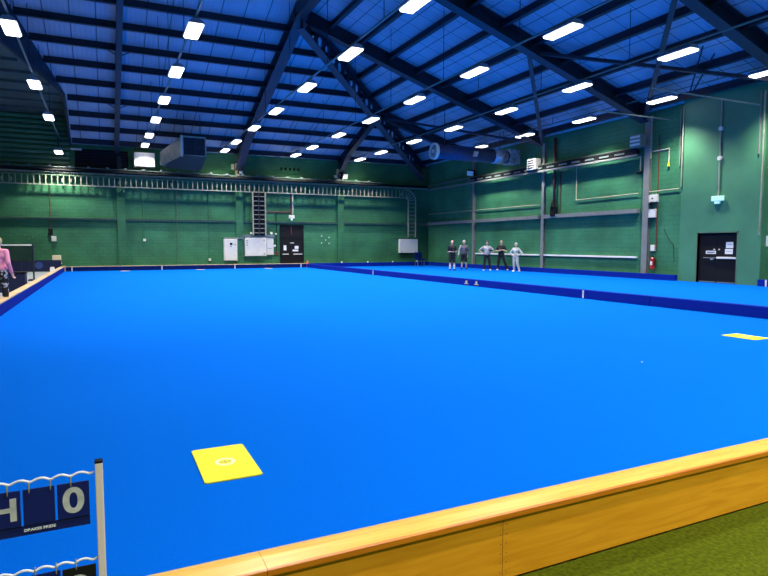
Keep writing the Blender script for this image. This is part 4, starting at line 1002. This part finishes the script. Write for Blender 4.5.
# lower row, mostly out of the frame
dz = zw1-zw2
xc0, xc1 = sb(62, 566).x, sb(96, 566).x
zt2 = sb(96, 563.5).z
card(xc0, xc1, 'black score card with a white numeral at the bottom edge of the view', '2', 'blackcard', zt2, zt2-.13, .11)
xc2, xc3 = sb(30, 570).x, sb(60.5, 570).x
card(xc2, xc3, 'blank navy score card on the lower wire beside the black one', None, 'navycard', zt2+.002, zt2-.12)
for k, (hx, lb_) in enumerate([(sb(76, 562).x, 'split ring holding the black card'), (sb(56, 562).x, 'split ring at the right of the lower blank card'), (sb(35, 565).x, 'split ring at the left of the lower blank card')]):
    bm = B(); ring(bm, hx, zt2+.01); tag(obj('split_ring', bm, 'galv'), lb_, 'ring', 'rings of the lower score cards')

# ------------------------------------------------------------------ people
def remesh(bm, name, vox, m, parent, smooth_it=3, dec=None):
    me = bpy.data.meshes.new(name); bm.to_mesh(me); bm.free()
    o = bpy.data.objects.new(name, me); C.objects.link(o)
    md = o.modifiers.new('r', 'REMESH'); md.mode = 'VOXEL'; md.voxel_size = vox
    sm = o.modifiers.new('s', 'SMOOTH'); sm.iterations = smooth_it; sm.factor = .5
    if dec: dm = o.modifiers.new('d', 'DECIMATE'); dm.ratio = dec
    dg = bpy.context.evaluated_depsgraph_get(); nm = bpy.data.meshes.new_from_object(o.evaluated_get(dg))
    bpy.data.objects.remove(o); bpy.data.meshes.remove(me)
    for p in nm.polygons: p.use_smooth = True
    nm.materials.clear(); nm.materials.append(M[m]); nm.name = name
    o = bpy.data.objects.new(name, nm); C.objects.link(o); o.parent = parent; return o
def cap(bm, a, b, ra, rb):
    a = Vector(a); b = Vector(b); cyl(bm, a, b, ra, rb, seg=14); ball(bm, a, ra, seg=12); ball(bm, b, rb, seg=12)
def hand(bm, w, d, side_v, hs=1.0):
    """palm and five bent fingers from wrist w along direction d; side_v points to the thumb"""
    w = Vector(w); d = Vector(d).normalized(); s = Vector(side_v); s = (s-d*s.dot(d)).normalized(); n = d.cross(s).normalized()
    for k in range(4): cap(bm, w+s*(.027-.018*k)*hs, w+d*.085*hs+s*(.030-.020*k)*hs, .013*hs, .012*hs)
    for k, ln in enumerate((.068, .078, .072, .055)):
        b0 = w+d*.088*hs+s*(.031-.0205*k)*hs; b1 = b0+(d*.6+n*.12)*ln*hs; b2 = b1+(d*.3+n*.35)*ln*hs
        cap(bm, b0, b1, .0095*hs, .0088*hs); cap(bm, b1, b2, .0088*hs, .0078*hs)
    t0 = w+d*.02*hs+s*.025*hs; t1 = t0+(d*.5+s*.7)*.045*hs; t2 = t1+(d*.9+s*.15)*.035*hs
    cap(bm, t0, t1, .012*hs, .010*hs); cap(bm, t1, t2, .010*hs, .009*hs)
def person(loc, rz, label, J, hairm, shirt, legs, shoes, sleeves='short', legwear='trousers', scale=1.0, hair='short', extra=None, look=0):
    """J: joint dict in metres for a 1.75 m figure facing -Y; arms and legs as (elbow, wrist), (knee, ankle)"""
    r = thing('person', label, 'person', loc, rz); r.scale = (scale,)*3
    V = Vector
    hipc = V(J.get('hip', (0, 0, .93))); ch = V(J.get('chest', (0, 0, 1.28))); nk = ch+V((0, .01, .19)); hd = nk+V(J.get('head', (0, -.02, .17)))
    sh = {s: ch+V((s*.18, .01, .12)) for s in (-1, 1)}; hp = {s: hipc+V((s*.09, 0, -.03)) for s in (-1, 1)}
    el = {-1: V(J['elR']), 1: V(J['elL'])}; wr = {-1: V(J['wrR']), 1: V(J['wrL'])}; kn = {-1: V(J['knR']), 1: V(J['knL'])}; an = {-1: V(J['anR']), 1: V(J['anL'])}
    bm = B()
    cap(bm, hipc+V((-.06, 0, 0)), hipc+V((.06, 0, 0)), .105, .105); cap(bm, hipc, ch, .12, .125); cap(bm, ch+V((-.08, 0, .02)), ch+V((.08, 0, .02)), .105, .105)
    cap(bm, sh[-1]+V((.03, 0, 0)), sh[1]-V((.03, 0, 0)), .06, .06); cap(bm, nk-V((0, 0, .06)), hd-V((0, 0, .07)), .056, .050)
    ball(bm, hd+V((0, .01, .02)), .095, (.84, 1.0, 1.06), 20); ball(bm, hd+V((0, -.025, -.05)), .066, (.86, .95, .95), 16)
    fdir = V((math.sin(look), -math.cos(look), 0)); sdir = V((math.cos(look), math.sin(look), 0))
    cap(bm, hd+fdir*.088+V((0, 0, .015)), hd+fdir*.108+V((0, 0, -.022)), .008, .014)
    ball(bm, hd+fdir*.082+V((0, 0, -.055)), .022, (1.1, .7, .55), 10)
    for s in (-1, 1): ball(bm, hd+sdir*s*.083+V((0, .01, -.005)), .022, (.45, .9, 1.4), 10)
    for s in (-1, 1):
        cap(bm, sh[s], el[s], .047, .038); cap(bm, el[s], wr[s], .038, .026)
        hdn = wr[s]-el[s]; 
        if s == -1 and 'hR' in J: hdn = V(J['hR'])
        if s == 1 and 'hL' in J: hdn = V(J['hL'])
        hand(bm, wr[s], hdn, V((0, -1, .2)))
        cap(bm, hp[s], kn[s], .083, .055); cap(bm, kn[s], kn[s].lerp(an[s], .35), .052, .056); cap(bm, kn[s].lerp(an[s], .35), an[s], .056, .036)
        cap(bm, an[s], an[s]+V((0, .03, -.03)), .036, .03); cap(bm, an[s]+V((0, .02, -.045)), an[s]+V((s*.03, -.13, -.055)), .032, .024)
    remesh(bm, 'body', .0075, 'skin', r, 2)
    # eyes, mouth
    for s in (-1, 1): obj('eye', ball(B(), hd+fdir*.083+sdir*s*.03+V((0, 0, .018)), .0095, seg=8), 'eye', r)
    obj('mouth', ball(B(), hd+fdir*.095+V((0, 0, -.053)), .016, (1.2, .5, .3) if abs(look) < .5 else (.5, 1.2, .3), 8), 'lip', r)
    # hair
    bm = B()
    if hair == 'short': ball(bm, hd+V((0, .018, .040))-fdir*.012, .110, (.88, .98, .98), 20); ball(bm, hd-fdir*.035+V((0, .0, .0)), .085, (.95, .95, 1.0), 16)
    elif hair == 'bald': ball(bm, hd+V((0, .02, -.005))-fdir*.03, .082, (1.03, .9, .55), 16)
    elif hair == 'bun': ball(bm, hd+V((0, .02, .035))-fdir*.012, .102, (.9, 1.0, 1.0), 20); ball(bm, hd-fdir*.04, .09, (.95, .95, 1.05), 16); ball(bm, hd-fdir*.10+V((0, 0, .07)), .045, seg=12)
    remesh(bm, 'hair', .01, hairm, r, 1)
    # shirt
    bm = B()
    cap(bm, hipc+V((-.06, 0, .07)), hipc+V((.06, 0, .07)), .128, .128); cap(bm, hipc+V((0, 0, .08)), ch, .142, .148); cap(bm, ch+V((-.08, 0, .02)), ch+V((.08, 0, .02)), .128, .128)
    cap(bm, sh[-1]+V((.03, 0, -.005)), sh[1]-V((.03, 0, .005)), .078, .078); cap(bm, nk-V((0, 0, .08)), nk-V((0, 0, .01)), .08, .062)
    for s in (-1, 1):
        if sleeves == 'long': cap(bm, sh[s], el[s], .066, .054); cap(bm, el[s], wr[s].lerp(el[s], .06), .054, .040)
        elif sleeves == 'short': cap(bm, sh[s], sh[s].lerp(el[s], .7), .068, .062)
    so = remesh(bm, 'shirt', .012, shirt, r, 2)
    if extra: extra(r, so, hipc, ch, sh, el, wr)
    # legs
    bm = B(); cap(bm, hipc+V((-.06, 0, -.02)), hipc+V((.06, 0, -.02)), .122, .122)
    for s in (-1, 1):
        if legwear == 'trousers': cap(bm, hp[s], kn[s], .105, .078); cap(bm, kn[s], an[s]+V((0, 0, .02)), .078, .062)
        else: cap(bm, hp[s], hp[s].lerp(kn[s], .92), .112, .092)
    remesh(bm, 'trousers' if legwear == 'trousers' else 'shorts', .012, legs, r, 2)
    for s in (-1, 1):
        bm = B(); cap(bm, an[s]+V((0, .035, -.045)), an[s]+V((s*.035, -.15, -.055)), .046, .036); cap(bm, an[s], an[s]+V((0, .0, -.05)), .046, .044)
        box(bm, an[s].x-.045+s*.012, an[s].x+.045+s*.012, an[s].y-.17, an[s].y+.07, an[s].z-.09, an[s].z-.06, .01)
        remesh(bm, 'shoe', .010, shoes, r, 1)
        if legwear == 'shorts' and label.startswith('person in black shorts'):
            bm = B(); cap(bm, an[s]+V((0, 0, .0)), an[s].lerp(kn[s], .55), .046, .062); remesh(bm, 'sock', .010, 'white', r, 1)
    return r
st = dict(knR=(-.11, -.02, .50), knL=(.11, -.02, .50), anR=(-.13, 0, .09), anL=(.13, 0, .09))
FACE = 0.0
def rzf(x, y, turn=0):   # face the camera at the origin, plus a turn
    return math.atan2(x, -(-y))*-1+turn if False else -math.atan2(x, y)+turn
P = [at(452, 270.4, Z=0), at(463.8, 269.4, Z=0), at(486.7, 270.6, Z=0), at(501, 270.3, Z=0), at(515.5, 271.6, Z=0)]
j = dict(st, elR=(-.235, .04, 1.10), wrR=(-.06, -.20, 1.10), hR=(.7, -.4, 0), elL=(.235, .02, 1.10), wrL=(.17, -.24, 1.08), hL=(0, -1, .1))
person(P[0], rzf(P[0].x, P[0].y, .15), 'person in black shorts and black top with white socks, leftmost of the five standing', j, 'hair_grey', 'cloth_black', 'cloth_black', 'cloth_black', 'short', 'shorts', 1.02, 'bald')
j = dict(st, elR=(-.29, .05, 1.12), wrR=(-.33, -.02, .86), elL=(.27, .05, 1.12), wrL=(.24, -.02, .86), knL=(.12, -.03, .5), anL=(.16, .02, .09))
def sleeve2(r, so, hipc, ch, sh, el, wr):
    bm = B(); cap(bm, sh[-1]+Vector((-.01, -.01, .01)), el[-1]+Vector((-.01, -.01, 0)), .068, .058); cap(bm, el[-1]+Vector((-.01, -.01, 0)), wr[-1].lerp(el[-1], .1)+Vector((-.01, -.01, 0)), .058, .045); remesh(bm, 'grey_sleeve', .012, 'cloth_lightgrey', so, 1)
person(P[1], rzf(P[1].x, P[1].y, -.1), 'grey haired person in a blue-grey and maroon top and black shorts', j, 'hair_grey', 'cloth_greyblue', 'cloth_black', 'cloth_black', 'long', 'shorts', 1.02, 'short', sleeve2)
j = dict(st, elR=(-.46, .06, 1.20), wrR=(-.20, -.06, 1.02), hR=(.6, -.3, -.1), elL=(.42, .02, 1.16), wrL=(.19, -.10, 1.03), hL=(-.6, -.3, -.1), anR=(-.17, 0, .09), knR=(-.13, -.02, .5), anL=(.19, -.02, .09), knL=(.15, -.02, .5))
def sash(r, so, hipc, ch, sh, el, wr):
    bm = B(); cap(bm, ch+Vector((.10, -.09, -.05)), ch+Vector((.34, -.12, -.10)), .035, .03); remesh(bm, 'dark_bag', .012, 'cloth_black', so, 1)
person(P[2], rzf(P[2].x, P[2].y, 0), 'dark haired person with hands on hips in a white top and black trousers', j, 'hair_dark', 'cloth_white', 'cloth_black', 'white', 'short', 'trousers', 1.0, 'short', sash)
j = dict(hip=(0, 0, .91), knR=(-.15, -.02, .49), anR=(-.20, 0, .09), knL=(.20, -.02, .49), anL=(.36, .0, .09), elR=(-.30, -.06, 1.14), wrR=(-.02, -.24, 1.17), hR=(1, -.05, .1), elL=(.30, -.06, 1.14), wrL=(.03, -.20, 1.22), hL=(-1, -.05, .1))
person(P[3], rzf(P[3].x, P[3].y, 0), 'person in black t-shirt with folded bare arms and wide stance', j, 'hair_grey', 'cloth_black', 'cloth_black', 'white', 'short', 'trousers', 1.02, 'bald')
j = dict(st, elR=(-.40, .04, 1.14), wrR=(-.18, -.06, .99), hR=(.6, -.3, 0), elL=(.42, .04, 1.14), wrL=(.19, -.06, .99), hL=(-.6, -.3, 0), knL=(.14, -.06, .5), anL=(.24, .03, .09), anR=(-.10, 0, .09))
person(P[4], rzf(P[4].x, P[4].y, -.5), 'shorter person in pale grey top and pale trousers, rightmost of the five standing', j, 'hair_grey', 'cloth_lightgrey', 'cloth_lightgrey', 'white', 'long', 'trousers', .93, 'short', None, 0)
j = dict(st, elR=(-.25, .06, 1.12), wrR=(-.27, -.04, .88), elL=(.25, .06, 1.12), wrL=(.26, -.06, .86), knL=(.12, -.05, .5))
person((at(0, 292, Y=16.9).x+.005, 16.9, 0), PI-.35, 'person in pink top and patterned dark trousers seen from behind at the left edge', j, 'hair_blond', 'cloth_pink', 'cloth_pattern', 'cloth_black', 'long', 'trousers', .985, 'bun')
